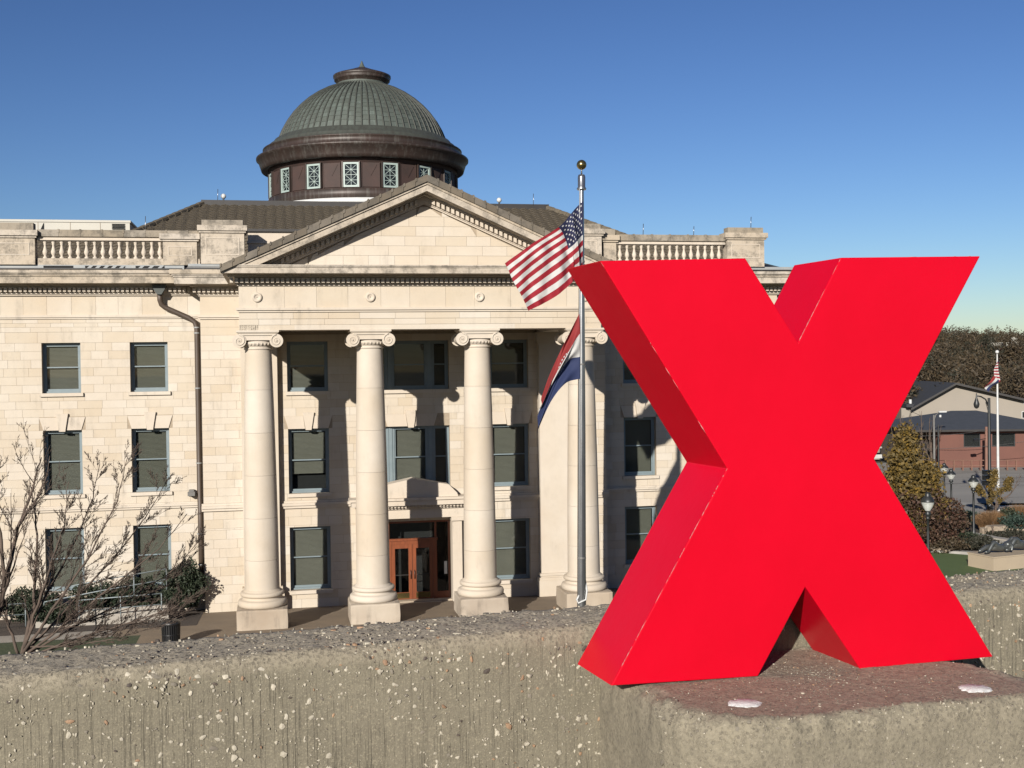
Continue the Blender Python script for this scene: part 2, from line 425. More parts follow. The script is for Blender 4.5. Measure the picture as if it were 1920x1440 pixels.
# ---- windows
WIN = {}
def window(cx, z0, z1, w, y, blind='blind', lower=1.0, rail=.5, keep=None):
    """double-hung window in a reveal: painted frame > sashes, panes, blind"""
    key = (round(w, 2), round(z1-z0, 2), blind, lower)
    if key in WIN:
        o = copy_tree(WIN[key], CH); o.location = (cx, y+.26, z0); return o
    h = z1-z0; f = .10; m = MB(); X = w/2
    for b in ((-X, -X+f, 0, h), (X-f, X, 0, h)): m.box(b[0], b[1], .0, .14, b[2], b[3])
    m.box(-X+f, X-f, .0, .14, h-f, h); m.box(-X+f, X-f, -.01, .14, 0, f*.8)
    fr = m.build('window', 'frame', CH, (cx, y+.26, z0))
    zr = h*rail
    for nm, za, zb, dy in (('upper_sash', zr, h-f, .035), ('lower_sash', f*.8, zr+.05, .075)):
        s = MB(); t = .055
        s.box(-X+f, -X+f+t, dy, dy+.035, za, zb); s.box(X-f-t, X-f, dy, dy+.035, za, zb)
        s.box(-X+f+t, X-f-t, dy, dy+.035, zb-t, zb); s.box(-X+f+t, X-f-t, dy, dy+.035, za, za+(t if nm[0] == 'u' else .1))
        s.build(nm, 'frame', fr)
        B(-X+f+t, X-f-t, dy+.012, dy+.018, za+t, zb-t).build('pane', 'glass', fr)
    bm_ = MB(); zt = h-f; zb_ = zt-(h-2*f)*lower; n = int((zt-zb_)/.055)
    vs = []; fs = []
    for i in range(n+1):
        z = zt-(zt-zb_)*i/n
        vs += [(-X+f+.06, .17+.0, z), (X-f-.06, .17, z), (-X+f+.06, .20, z-.012), (X-f-.06, .20, z-.012)]
        if i < n: fs += [(4*i+2, 4*i+3, 4*i+5, 4*i+4)]
        fs += [(4*i, 4*i+1, 4*i+3, 4*i+2)]
    bm_.add(vs, fs); bm_.build('blind', blind, fr)
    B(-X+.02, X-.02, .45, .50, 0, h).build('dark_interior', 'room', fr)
    WIN[key] = fr
    return fr
def sill(*a): return B(*a).build('window_sill', 'trim', CH)
def keystone(cx, z, w, y):
    """flat arch over a window: two wings and a projecting keystone"""
    for s in (-1, 1):
        poly = [(cx+s*.16, z), (cx+s*(w/2-.02), z), (cx+s*(w/2+.16), z+.58), (cx+s*.24, z+.58)]
        MB().prism(poly, y-.03, y+.02).build('lintel_stone', 'trim', CH)
    MB().prism([(cx-.13, z-.06), (cx+.13, z-.06), (cx+.26, z+.74), (cx-.26, z+.74)], y-.12, y+.02).build('keystone', 'trim', CH)
wing_ops = []; port_ops = []
rows_w = ((.62, 3.46), (4.96, 7.84), (9.5, 11.74)); rows_p = ((.3, 3.2), (4.74, 7.7), (9.4, 11.68))
wing_cx = [-26.96, -23.2, -19.3, -15.49, -11.73, 11.35, 15.1]
for cx in wing_cx:
    for z0, z1 in rows_w: wing_ops.append((cx-.82, cx+.82, z0, z1))
for cx in (-4.69, 4.69):
    for z0, z1 in rows_p: port_ops.append((cx-.92, cx+.92, z0, z1))
for z0, z1 in rows_p[1:]: port_ops.append((-1.82, 1.82, z0, z1))
port_ops.append((-1.8, 1.8, -.5, 3.28))
for i, cx in enumerate(wing_cx):
    for k, (z0, z1) in enumerate(rows_w):
        window(cx, z0, z1, 1.64, WY, 'blind2' if cx in (-11.73, 11.35) else 'blind')
        sill(cx-.92, cx+.92, WY-.11, WY+.02, z0-.15, z0)
        if k == 1: keystone(cx, z1, 1.64, WY)
for cx in (-4.69, 4.69):
    for k, (z0, z1) in enumerate(rows_p):
        window(cx, z0, z1, 1.84, PY, 'blind', lower=.72 if (k == 1 and cx < 0) else 1.0)
        sill(cx-1.0, cx+1.0, PY-.11, PY+.02, z0-.16, z0)
        if k == 1: keystone(cx, z1, 1.84, PY)
for k, (z0, z1) in enumerate(rows_p[1:]):
    for cx, w in ((-1.42, .8), (0, 1.7), (1.42, .8)):
        window(cx, z0, z1, w, PY, 'blind')
    for s in (-1, 1): B(s*.93-.08, s*.93+.08, PY+.22, PY+.40, z0+.003, z1-.003).build('mullion', 'frame', CH)
    sill(-1.95, 1.95, PY-.11, PY+.02, z0-.16, z0)
keystone(0, rows_p[1][1], 2.2, PY)
# ---- walls
wall = MB()
for xa, xb in ((-34, -9.4), (9.4, 18.6)):
    slab(xa, xb, -.8, 15.1, WY+.014, WY+.52, wing_ops, wall)
slab(-9.4, 9.4, -.8, 15.1, PY+.014, PY+.52, port_ops, wall)
wall.box(-9.4, -9.0, PY+.52, WY+.52, -.8, 15.1).box(9.0, 9.4, PY+.52, WY+.52, -.8, 15.1)
wall.box(18.2, 18.6, WY+.52, 40, -.8, 15.1).box(-34, -33.6, WY+.52, 40, -.8, 15.1).box(-33.6, 18.2, 39.6, 40, -.8, 15.1)
SW = wall.build('stone_wall', 'mortar', CH)
ko = [(cx-.98, cx+.98, 7.84, 8.44) for cx in wing_cx]; kp = [(cx-1.08, cx+1.08, 7.7, 8.28) for cx in (-4.69, 4.69)]+[(-1.82, 1.82, 7.7, 8.28)]
for xa, xb in ((-18.6, -9.4), (9.4, 18.6)):
    o_ = [q for q in wing_ops if q[0] > xa-2 and q[1] < xb+2]; k_ = [q for q in ko if q[0] > xa-2 and q[1] < xb+2]
    ashlar(xa, xb, -.7, 4.2, WY, o_, .40); ashlar(xa, xb, 4.46, 11.74, WY, o_+k_, .36)
    ashlar(xa, xb, 11.74, 12.22, WY, (), .48, 1.2, 1.6); ashlar(xa, xb, 12.22, 12.44, WY, (), .3, 1.0, 1.3, .01); ashlar(xa, xb, 12.44, 12.80, WY, (), .2, .95, 1.1)
    ashlar(xa, xb, 12.98, 13.9, WY, (), .95, .95, 1.1)
ashlar(-34, -18.6, -.7, 12.8, WY, wing_ops, .5, 1.5, 2.5)
ashlar(-9.4, 9.4, -.7, 4.08, PY, port_ops, .40); ashlar(-9.4, 9.4, 4.42, 12.0, PY, port_ops+kp, .36)
for xa, xb in ((-9.4, -7.5), (7.5, 9.4)):
    ashlar(xa, xb, 12.0, 12.72, PY, (), .36, 1.9, 2.0); ashlar(xa, xb, 12.9, 13.78, PY, (), .9, 1.9, 2.0)
# tympanum (blocks clipped to the gable), portico frieze and architrave
def tri_h(x): return 17.16-.458*abs(x)
z = 14.62; par = 0
while z < 17.0:
    h = .40; x = -6.2+(par % 2)*.55; par += 1
    while x < 6.2:
        L = rb.uniform(1.0, 1.55); a, b = x, x+L; x = b
        # clip against the slopes
        def clip(zz): return max(0, (17.10-zz)/.458)
        a0, b0, a1, b1 = max(a, -clip(z)), min(b, clip(z)), max(a, -clip(z+h)), min(b, clip(z+h))
        if b0-a0 < .08: continue
        if b1 <= a1:
            c = a0 if a0 > 0 else b0
            poly = [(a0+.004, z+.004), (b0-.004, z+.004), (c, min(z+h, tri_h(c)-.03))]
        else: poly = [(a0+.004, z+.004), (b0-.004, z+.004), (b1-.004, z+h-.004), (a1+.004, z+h-.004)]
        MB().prism(poly, -.755-rb.uniform(0, .004), -.70).build('tympanum_stone', 'stone', CH)
    z += h
ashlar(-7.5, 7.5, 12.9, 13.78, -.735, (), .9, 1.0, 1.55)
ashlar(-7.5, 7.5, 12.45, 12.72, -.735, (), .3, 1.2, 1.5); ashlar(-7.5, 7.5, 12.21, 12.45, -.71, (), .3, 1.2, 1.5)
ashlar(-7.5, 7.5, 12.0, 12.21, -.69, (), .3, 1.4, 4.4)
# the 300 blocks that show largest are parts of their own, the others are one mesh
def score(b): return (b[1]-b[0])*(b[3]-b[2]) if (-18.3 < b[0] < 12.2 and not (8.2 < b[0] < 12 and b[2] < 2)) else 0
order = sorted(range(len(blocks)), key=lambda i: -score(blocks[i]))
cube = None; rest = MB()
for r, i in enumerate(order):
    x0, x1, z0, z1, y, mt = blocks[i]; g = .0038
    if r < 300:
        if cube is None:
            o = B(0, 1, 0, 1, 0, 1).build('stone_block', mt, SW); cube = o
        else: o = cube.copy(); COL.objects.link(o)
        o.location = (x0+g, y, z0+g); o.scale = (x1-x0-2*g, .035, z1-z0-2*g)
    else: rest.box(x0+g, x1-g, y, y+.035, z0+g, z1-g)
rest.build('stone_blocks', 'stone', SW, kind='stuff')
# ---- horizontal mouldings of the wings, pavilion and portico
tr = MB(); co = MB(); de = MB(); sh = MB()
def cornice(xa, xb, y, zs, la=0, lb=0):
    """zs: z of the corona's bottom and top; la, lb lengthen the ends by the projection (outer corners)"""
    zb, zt = zs
    def bx(mb, p, z0, z1, back=.06): mb.box(xa-(p if la else 0), xb+(p if lb else 0), y-p, y+back, z0, z1)
    bx(tr, .06, zb-.52, zb-.46); bx(tr, .12, zb-.46, zb-.40); bx(tr, .16, zb-.40, zb-.10); bx(tr, .40, zb-.12+.02, zb-.03)
    bx(co, 1.02, zb-.03, zb+.26, .3); bx(co, 1.07, zb+.26, zb+.33, .3); bx(co, 1.13, zb+.33, zb+.40, .3); bx(co, 1.20, zb+.40, zt, .3)
    n = int((xb-xa+(.3 if la else 0)+(.3 if lb else 0))/.205); x = xa-(.28 if la else -.05)
    for i in range(n):
        de.box(x, x+.125, y-.33, y-.161, zb-.36, zb-.19); x += .205
cornice(-34, -9.42, WY-.05, (14.36, 14.92)); cornice(9.42, 18.6, WY-.05, (14.36, 14.92), 0, 1)
cornice(-9.4, -7.55, PY, (14.27, 14.86), 1, 0); cornice(7.55, 9.4, PY, (14.27, 14.86), 0, 1)
for xa, xb, y in ((-34, -9.4, WY), (9.4, 18.65, WY)):
    tr.box(xa, xb, y-.06, y+.02, 12.80, 12.87).box(xa, xb, y-.11, y+.02, 12.87, 12.98)
    tr.box(xa, xb, y-.10, y+.02, 4.2, 4.30).box(xa, xb, y-.17, y+.02, 4.30, 4.40).box(xa, xb, y-.07, y+.02, 4.40, 4.46)
for xa, xb in ((-9.5, -7.5), (7.5, 9.5)):
    tr.box(xa, xb, PY-.07, PY+.02, 12.72, 12.80).box(xa, xb, PY-.13, PY+.02, 12.80, 12.90)
for xa, xb in ((-9.48, -2.5), (2.5, 9.48)):
    tr.box(xa, xb, PY-.12, PY+.02, 4.08, 4.2).box(xa, xb, PY-.19, PY+.02, 4.2, 4.32).box(xa, xb, PY-.07, PY+.02, 4.32, 4.42)
# portico entablature
core = MB()
core.box(-7.5, 7.5, -.69, .7, 12.003, 14.6).box(-7.5, -6.05, .7, 5.49, 12.003, 14.6).box(6.05, 7.5, .7, 5.49, 12.003, 14.6)
EN = core.build('portico_entablature', 'trim', CH)
B(-6.05, 6.05, .7, 5.49, 12.30, 12.5).build('portico_ceiling', 'soffit', CH)
tr.box(-7.56, 7.56, -.80, -.68, 12.72, 12.80).box(-7.62, 7.62, -.87, -.68, 12.80, 12.90)
tr.box(-7.57, 7.57, -.81, -.68, 13.78, 13.84).box(-7.62, 7.62, -.88, -.68, 13.84, 13.88).box(-7.64, 7.64, -.91, -.5, 13.88, 14.12).box(-7.9, 7.9, -1.14, -.5, 14.12, 14.21)
co.box(-8.1, 8.1, -1.80, -.5, 14.21, 14.44).box(-8.13, 8.13, -1.84, -.5, 14.44, 14.49).box(-8.16, 8.16, -1.88, -.5, 14.49, 14.54)
for s in (-1, 1):      # side returns of the cornice
    xs_ = sorted((s*7.5, s*8.1)); co.box(*xs_, -.5, 4.4, 14.21, 14.54)
x = -7.82
while x < 7.8: de.box(x, x+.122, -1.07, -.911, 13.89, 14.08); x += .2
for c in (-6.78, -2.26, 2.26, 6.78):
    o = MB().lathe([(.20, 0), (.20, .05), (.16, .07), (.11, .075), (.10, .05), (.02, .05)], n=24, caps=False).build('roundel', 'trim', CH, (c, -.738, 13.32))
    o.rotation_euler = (PI/2, 0, 0)
# ---- pediment
SL = .448; AX = 8.16
def rake(p0, p1, y0, y1, mb, xe=None):
    """raking band between two offsets (vertical) below the outer line"""
    zo = 18.19
    xe = xe or AX
    for s in (-1, 1):
        zb0 = lambda x: zo-SL*abs(x)
        # bottom end clipped at z=14.54
        xa = min(xe, (zo-p0-14.545)/SL); xb = min(xe, (zo-p1-14.545)/SL)
        poly = [(0, zo-p0), (0, zo-p1), (s*xb, zo-p1-SL*xb), (s*xa, zo-p0-SL*xa)]
        mb.prism(poly, y0, y1)
rake(.30, .40, -1.86, -.5, co); rake(.40, .66, -1.80, -.5, co); rake(.66, .74, -1.14, -.5, tr); rake(.74, 1.0, -.91, -.5, tr); rake(1.0, 1.06, -.85, -.5, tr)
back = MB().prism([(-7.0, 14.6), (7.0, 14.6), (0, 17.5)], -.70, -.3); back.build('tympanum_backing', 'mortar', CH)
d = .29
k = 0
while d < 6.9:                                   # raking dentils
    for s in (-1, 1):
        zt = 18.19-.76-SL*d
        if zt-.24 > 14.56:
            dx = .12; de.prism([(s*d, zt), (s*(d+dx), zt-SL*dx), (s*(d+dx), zt-.19-SL*dx), (s*d, zt-.19)], -1.07, -.911)
    d += .2
# roof slabs along the rakes, each one a piece, with raised joints
for s in (-1, 1):
    L = AX/math.cos(math.atan(SL)); n = 17; q = .0
    for i in range(n):
        a0 = AX*i/n; a1 = AX*(i+1)/n-.015
        if s < 0 and i == 0: a0 = .0
        poly = [(s*a0, 18.19-.02-SL*a0), (s*a1, 18.19-.02-SL*a1), (s*a1, 18.19-.30-SL*a1), (s*a0, 18.19-.30-SL*a0)]
        MB().prism(poly, -1.94, -1.1).build('coping_slab', 'coping', CH)
        poly = [(s*(a1-.05), 18.19+.02-SL*(a1-.05)), (s*(a1+.015), 18.19+.02-SL*(a1+.015)), (s*(a1+.015), 18.19-.12-SL*(a1+.015)), (s*(a1-.05), 18.19-.12-SL*(a1-.05))]
        MB().prism(poly, -1.97, -1.1).build('coping_joint', 'coping', CH)
    MB().prism([(0, 18.15), (s*AX, 18.15-SL*AX), (s*AX, 18.0-SL*AX), (0, 18.0)], -1.1, 9.4).build('portico_roof', 'dark_metal', CH)
tr.build('moulding', 'trim', CH); co.build('cornice', 'cornice', CH); de.build('dentils', 'trim', CH, kind='stuff')
# ---- antae
for s in (-1, 1):
    x0, x1 = sorted((s*6.05, s*7.66)); m = MB().box(x0, x1, 5.08, PY+.01, .62, 11.45)
    m.box(x0-.16, x1+.16, 4.90, PY+.01, -.6, .30).box(x0-.13, x1+.13, 4.94, PY+.01, .30, .42).box(x0-.04, x1+.04, 5.02, PY+.01, .42, .50).box(x0-.09, x1+.09, 4.97, PY+.01, .50, .62)
    m.box(x0-.05, x1+.05, 5.03, PY+.01, 11.45, 11.55).box(x0-.12, x1+.12, 4.95, PY+.01, 11.55, 12.0)
    m.build('pilaster', 'column', CH)
# ---- columns
def make_column():
    zsh0, zsh1 = 1.50, 11.22
    def rad(z):
        t = (z-zsh0)/(zsh1-zsh0); return .695-.165*(.35*t+.65*t*t)
    core = MB().lathe([(.60, 1.4), (.42, 11.4)], n=16); c = core.build('column', 'mortar', CH)
    zs = [zsh0, 2.70, 4.40, 6.13, 7.86, 9.60, zsh1]
    for a, b in zip(zs[:-1], zs[1:]):
        pr = [(rad(a+(b-a)*t), a+(b-a)*t+(.004 if t == 0 else -.004 if t == 1 else 0)) for t in (0, .25, .5, .75, 1)]
        MB().lathe(pr, n=48).build('drum', 'column', c)
    pl = MB(); w = 1.02                                   # worn plinth block
    pl.box(-w, w, -w, w, 0, .80)
    o = pl.build('plinth', 'plinth', c)
    bm = bmesh.new(); bm.from_mesh(o.data)
    bmesh.ops.subdivide_edges(bm, edges=bm.edges[:], cuts=9, use_grid_fill=True)
    for v in bm.verts:
        p = v.co; e_ = sum(1 for q in (abs(p.x) > w-.01, abs(p.y) > w-.01, p.z > .79) if q)
        if e_ >= 2: 
            k_ = .035*max(0, noise.noise(p*2.3)+.25)+.012; p.x -= math.copysign(k_, p.x) if abs(p.x) > w-.01 else 0; p.y -= math.copysign(k_, p.y) if abs(p.y) > w-.01 else 0; p.z -= k_ if p.z > .79 else 0
    bm.to_mesh(o.data); bm.free()
    prof = [(.90, .80), (.965, .83), (.985, .90), (.985, .97), (.955, 1.05), (.90, 1.08), (.84, 1.09), (.79, 1.13), (.785, 1.19), (.81, 1.22), (.86, 1.235), (.885, 1.27), (.885, 1.33), (.86, 1.38), (.80, 1.40), (.755, 1.41), (.75, 1.45), (.715, 1.47), (.69, 1.51)]
    MB().lathe(prof, n=56).build('base', 'column', c)
    m = MB().lathe([(.53, 11.22), (.575, 11.25), (.575, 11.29), (.54, 11.31), (.60, 11.36), (.66, 11.44), (.70, 11.50), (.66, 11.56), (.60, 11.6)], n=40)
    for k_ in range(28):                                   # eggs round the echinus
        t = 2*PI*k_/28; m.ball((.655*math.cos(t), .655*math.sin(t), 11.47), .052, 8, 1.5)
    m.box(-.72, .72, -.66, .66, 11.60, 11.83)
    m.box(-.80, .80, -.74, .74, 11.88, 11.92).box(-.84, .84, -.78, .78, 11.92, 12.0)
    m.box(-.74, .74, -.70, .70, 11.83, 11.88)
    m.build('capital', 'column', c)
    for s in (-1, 1):                                      # one scroll on each side, volutes on both faces
        v = MB(); cx, cz, r = s*.73, 11.58, .27; n = 28
        prof = [(cx+r*math.cos(2*PI*i/n), cz+r*math.sin(2*PI*i/n)) for i in range(n)]
        v.prism(prof, -.70, -.60, smooth=False); v.prism(prof, .60, .70)
        pr2 = [(cx+.20*math.cos(2*PI*i/n), cz+.20*math.sin(2*PI*i/n)) for i in range(n)]
        v.prism(pr2, -.60, .60)
        for f in (-1, 1):
            pts = []; rr = []
            for i in range(46):
                t = PI/2+s*(-1)*(-1)*0+i*.32; q = .245*math.exp(-.115*i*.32*1.15)
                pts.append((cx+s*q*math.cos(t), f*.705, cz+q*math.sin(t))); rr.append(.028*q/.245+.006)
            v.tube(pts, rr, 5)
            v.tube([(cx, f*.70, cz), (cx, f*.735, cz)], [.04, .03], 10)
        v.build('volute', 'column', c)
    for f in (-1, 1):
        MB().box(-.74, .74, f*.70-.012, f*.70+.012, 11.80, 11.85).box(-.5, .5, f*.70-.012, f*.70+.012, 11.60, 11.625).build('scroll_band', 'column', c)
    return c
c0 = make_column(); c0.location = (-6.78, 0, 0)
for x in (-2.26, 2.26, 6.78):
    c = copy_tree(c0, CH); c.location = (x, 0, 0); c.rotation_euler.z = PI*(x > 5)
# ---- entrance
dr = MB()
dr.box(-2.25, -1.8, 4.95, PY+.01, -.6, 3.3).box(1.8, 2.25, 4.95, PY+.01, -.6, 3.3)
dr.box(-2.35, -1.75, 4.85, PY+.01, 3.3, 3.48).box(1.75, 2.35, 4.85, PY+.01, 3.3, 3.48)
dr.box(-2.35, 2.35, 4.92, PY+.01, 3.48, 3.92).box(-2.5, 2.5, 4.80, PY+.01, 3.92, 4.0)
dr.box(-2.85, 2.85, 4.45, PY+.01, 4.12, 4.36).box(-2.95, 2.95, 4.36, PY+.01, 4.36, 4.47)
dr.box(-2.6, 2.6, 4.7, PY+.01, 4.0, 4.12)
x = -2.5
while x < 2.5: dr.box(x, x+.08, 4.6, 4.70, 4.01, 4.11); x += .16
for s in (-1, 1): dr.prism([(s*2.3, 2.7), (s*2.62, 2.7), (s*2.62, 3.92), (s*2.3, 3.92)], 5.2, 5.5).box(*sorted((s*2.34, s*2.58)), 5.0, 5.2, 3.3, 3.9)
DS = dr.build('door_surround', 'trim', CH)
MB().prism([(-2.05, 4.47), (2.05, 4.47), (2.0, 4.62), (1.62, 5.02), (0, 5.34), (-1.62, 5.02), (-2.0, 4.62)], 4.62, PY+.01).build('door_pediment', 'trim', CH)
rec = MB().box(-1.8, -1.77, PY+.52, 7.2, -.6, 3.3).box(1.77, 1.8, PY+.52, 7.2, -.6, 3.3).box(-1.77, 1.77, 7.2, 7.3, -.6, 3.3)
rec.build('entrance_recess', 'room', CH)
MB().box(-1.8, 1.8, 5.30, 6.6, -.6, -.42).box(-1.3, 1.3, 4.9, 5.30, -.6, -.47).build('door_step', 'plinth', CH)
DY = 5.75
df = MB().box(-1.16, 1.16, DY-.05, DY+.1, 2.18, 2.34).box(-1.20, 1.20, DY-.10, DY+.1, 2.34, 2.44).box(-1.16, -.98, DY-.05, DY+.1, -.42, 2.18).box(.98, 1.16, DY-.05, DY+.1, -.42, 2.18).box(-1.8, 1.8, DY, DY+.08, 3.16, 3.28).box(-1.8, -1.70, DY, DY+.08, -.42, 3.16).box(1.70, 1.8, DY, DY+.08, -.42, 3.16).box(-1.16, -1.06, DY, DY+.08, 2.44, 3.16).box(1.06, 1.16, DY, DY+.08, 2.44, 3.16).box(1.16, 1.7, DY, DY+.08, -.42, -.1).box(-1.7, -1.16, DY, DY+.08, -.42, -.1)
DF = df.build('door_frame', 'wood', CH)
for x0, x1, z0, z1 in ((-1.06, 1.06, 2.44, 3.16), (1.16, 1.70, -.1, 3.16), (-1.70, -1.16, -.1, 3.16)):
    B(x0, x1, DY+.03, DY+.04, z0, z1).build('pane', 'glass', DF)
for s in (-1, 1):
    m = MB(); x0, x1 = sorted((s*.01, s*.98)); t = .17
    m.box(x0, x0+t, DY-.03, DY+.03, -.40, 2.18).box(x1-t, x1, DY-.03, DY+.03, -.40, 2.18).box(x0+t, x1-t, DY-.03, DY+.03, 1.98, 2.18).box(x0+t, x1-t, DY-.03, DY+.03, -.40, -.08)
    D = m.build('door', 'wood', CH)
    B(x0+t, x1-t, DY, DY+.01, -.08, 1.98).build('pane', 'glass', D)
    MB().box(x0+t, x1-t, DY-.015, DY+.015, .72, .75).build('push_bar', 'dark_metal', D)
    MB().tube([(s*.09, DY-.03, .55), (s*.09, DY-.10, .58), (s*.09, DY-.10, .92), (s*.09, DY-.03, .95)], .016, 6).build('handle', 'black', D)
    B(x0+t-.02, x1-t+.02, DY-.035, DY-.031, -.36, -.10).build('kick_plate', 'gold', D)
B(-.5+2.0, -.5+2.14, DY-.006, DY-.001, .7, 1.3).build('notice', 'white', DF)
# ---- roof line: flashing, scuppers, balustrades, pedestals
for xa, xb, yy in ((-34, -10.1, 5.05), (9.5, 19.6, 5.05)):
    MB().add([(xa, yy, 14.93), (xb, yy, 14.93), (xb, 5.98, 15.0), (xa, 5.98, 15.0)], [(0, 1, 2, 3)]).build('gutter_bed', 'gutter_metal', CH)
    B(xa, xb, 5.985, 6.3, 14.7, 15.19).build('gutter_flashing', 'gutter_metal', CH)
for s in (-1, 1):
    x0, x1 = sorted((s*7.9, s*9.9)); MB().add([(x0, 4.4, 14.87), (x1, 4.4, 14.87), (x1, 5.6, 15.12), (x0, 5.6, 15.12)], [(0, 1, 2, 3)]).build('gutter_bed', 'gutter_metal', CH)
    B(x0, x1, 5.6, 6.3, 14.7, 15.22).build('gutter_flashing', 'gutter_metal', CH)
for q in ((-34, -10.1, 5.00, 5.045, 14.91, 14.97), (9.5, 19.6, 5.0, 5.045, 14.91, 14.97), (-9.9, -8.2, 4.30, 4.36, 14.86, 14.93)): B(*q).build('gutter_lip', 'dark_metal', CH)
for x0, x1, bars in ((-16.1, -14.85, 0), (-14.35, -12.65, 5), (-12.2, -10.95, 3)):
    sc = B(x0, x1, 5.97, 5.984, 15.02, 15.15).build('scupper', 'room', CH)
    if bars:
        m = MB()
        for i in range(bars):
            xx = x0+(x1-x0)*(i+.5)/bars-.12; m.prism([(xx, 15.02), (xx+.16, 15.02), (xx+.30, 15.15), (xx+.14, 15.15)], 5.955, 5.968)
        m.build('scupper_bars', 'gutter_metal', sc)
bal0 = None
def baluster():
    pr = [(.10, 0), (.10, .06), (.055, .09), (.06, .14), (.105, .22), (.115, .30), (.09, .38), (.055, .52), (.05, .60), (.075, .63), (.06, .67), (.09, .72), (.09, .80)]
    return MB().lathe(pr, n=14)
def balustrade(xa, xb, n, x_ped, label):
    global bal0
    m = MB(); m.box(xa, xb, 6.0, 6.36, 15.19, 15.48)
    Bo = m.build('balustrade', 'cornice', CH)
    r = MB().box(xa, xb, 5.98, 6.38, 16.28, 16.36).box(xa, xb, 6.02, 6.34, 16.36, 16.44)
    r.build('handrail_moulding', 'trim', Bo)
    k_ = 0; x = xa
    while x < xb-.05:                                     # coping slabs with cramps
        L = min(.92, xb-x); MB().box(x+.005, x+L-.005, 5.92, 6.44, 16.44, 16.74).box(x+L-.05, x+L+.02, 5.90, 6.46, 16.60, 16.765).build('coping_slab', 'rail_coping', Bo); x += L
    for i in range(n):
        x = x_ped[0]+(x_ped[1]-x_ped[0])*i/(n-1)
        if bal0 is None: o = baluster().build('baluster', 'trim', Bo); bal0 = o
        else: o = bal0.copy(); COL.objects.link(o); o.parent = Bo
        o.location = (x, 6.18, 15.48)
    return Bo
balustrade(-16.35, -9.4, 15, (-16.05, -11.15), '')
balustrade(10.15, 15.75, 15, (10.4, 15.5), '')
balustrade(-33.5, -18.45, 36, (-33, -18.8), '')
def pedestal(xa, xb, y0, z0, z1, top):
    p = MB().box(xa, xb, y0, 6.42, z0, z1).build('pedestal', 'cornice', CH)
    m = MB(); w = xb-xa
    if w > .8:
        a, b, c_, d_ = xa+.22, xb-.22, z0+.42, z1-.22; t = .035     # sunk panel drawn by a raised fillet
        m.box(a, b, y0-.02, y0-.001, c_, c_+t).box(a, b, y0-.02, y0-.001, d_-t, d_).box(a, a+t, y0-.02, y0-.001, c_+t, d_-t).box(b-t, b, y0-.02, y0-.001, c_+t, d_-t)
        m.build('panel_moulding', 'trim', p)
    MB().box(xa-.08, xb+.08, y0-.08, 6.5, z1, z1+.09).box(xa-.14, xb+.14, y0-.16, 6.56, z1+.09, z1+.33).build('pedestal_cap', 'cornice', p)
    if top: MB().box(xa+.05, xb-.05, y0, 6.4, z1+.33, top).build('pedestal_block', 'rail_coping', p)
pedestal(-18.3, -16.42, 5.85, 15.19, 16.36, 17.02)
pedestal(-11.0, -9.52, 5.93, 15.19, 16.26, None)
pedestal(-9.33, -7.42, 5.6, 15.2, 16.62, 17.2)
pedestal(7.42, 9.33, 5.6, 15.2, 16.62, 17.2)
pedestal(9.5, 10.15, 5.93, 15.19, 16.36, 17.0)
pedestal(15.8, 17.75, 5.85, 15.19, 16.52, 17.12)
# attic wall between the pedestals
MB().box(-7.3, 7.3, 7.5, 8.0, 14.9, 16.35).box(-7.35, 7.35, 7.42, 8.0, 16.35, 16.45).box(-7.3, 7.3, 7.5, 8.0, 16.45, 16.9).build('attic_wall', 'trim', CH)
B(-7.4, 7.4, 7.35, 8.2, 16.9, 17.02).build('attic_flashing', 'dark_metal', CH)
# ---- tiled roofs
def tiled(name, P0, du, ds, L0, L1, slope_len, tw=.26, tl=.34, parent=CH):
    """barrel tiles; the strip runs from u in L0(s) (a pair at s=0) to L1 (a pair at s=slope_len)"""
    P0, du, ds = Vector(P0), Vector(du).normalized(), Vector(ds).normalized(); nn = du.cross(ds).normalized()
    if nn.z < 0: nn = -nn
    P0a, dua, dsa, na = map(np.array, (P0, du, ds, nn))
    ns = int(slope_len/tl); umin, umax = min(L0[0], L1[0]), max(L0[1], L1[1]); nu = int((umax-umin)/tw)*4+1
    U = np.linspace(umin, umax, nu); V = []; F = []
    k_ = 0
    for j in range(ns):
        for e_, (s_, lift) in enumerate(((j*tl, .05), ((j+1)*tl+.02, .0))):
            t = min(1, s_/slope_len); a_, b_ = L0[0]+(L1[0]-L0[0])*t, L0[1]+(L1[1]-L0[1])*t
            u = np.clip(U, a_, b_); h = .075*np.abs(np.sin(np.pi*(U-umin)/tw*.5+.4))+lift+.01*np.sin(U*37.7+j*5.1)
            V.append(P0a+u[:, None]*dua+s_*dsa+h[:, None]*na)
        o_ = 2*j*nu; rows = [(o_, o_+nu)]
        if j: rows.append((o_-nu, o_))
        for p, q in rows:
            ii = np.arange(nu-1); ok = np.abs(np.clip(U[:-1], a_, b_)-np.clip(U[1:], a_, b_)) > 1e-5
            ii = ii[ok]; F += np.stack([p+ii, p+ii+1, q+ii+1, q+ii], 1).tolist()
    V = np.concatenate(V); mb = MB(); mb.v = V.tolist(); mb.f = [tuple(f) for f in F]; mb.sm = [False]*len(F)
    return mb.build(name, 'tile', parent, kind='stuff')
RZ, RY0, EY, EZ = 19.7, 19.0, 9.0, 15.3
slp = (0, RY0-EY, RZ-EZ); sl = math.hypot(RY0-EY, RZ-EZ)
tiled('roof_tiles', (0, EY, EZ), (1, 0, 0), slp, (-16.3, 16.3), (-10, 9.75), sl)
tiled('roof_tiles', (0, 8.6, 15.2), (1, 0, 0), (0, 3.2, 1.95), (-34, 18.2), (-34, 18.2), 3.74)
mb = MB()
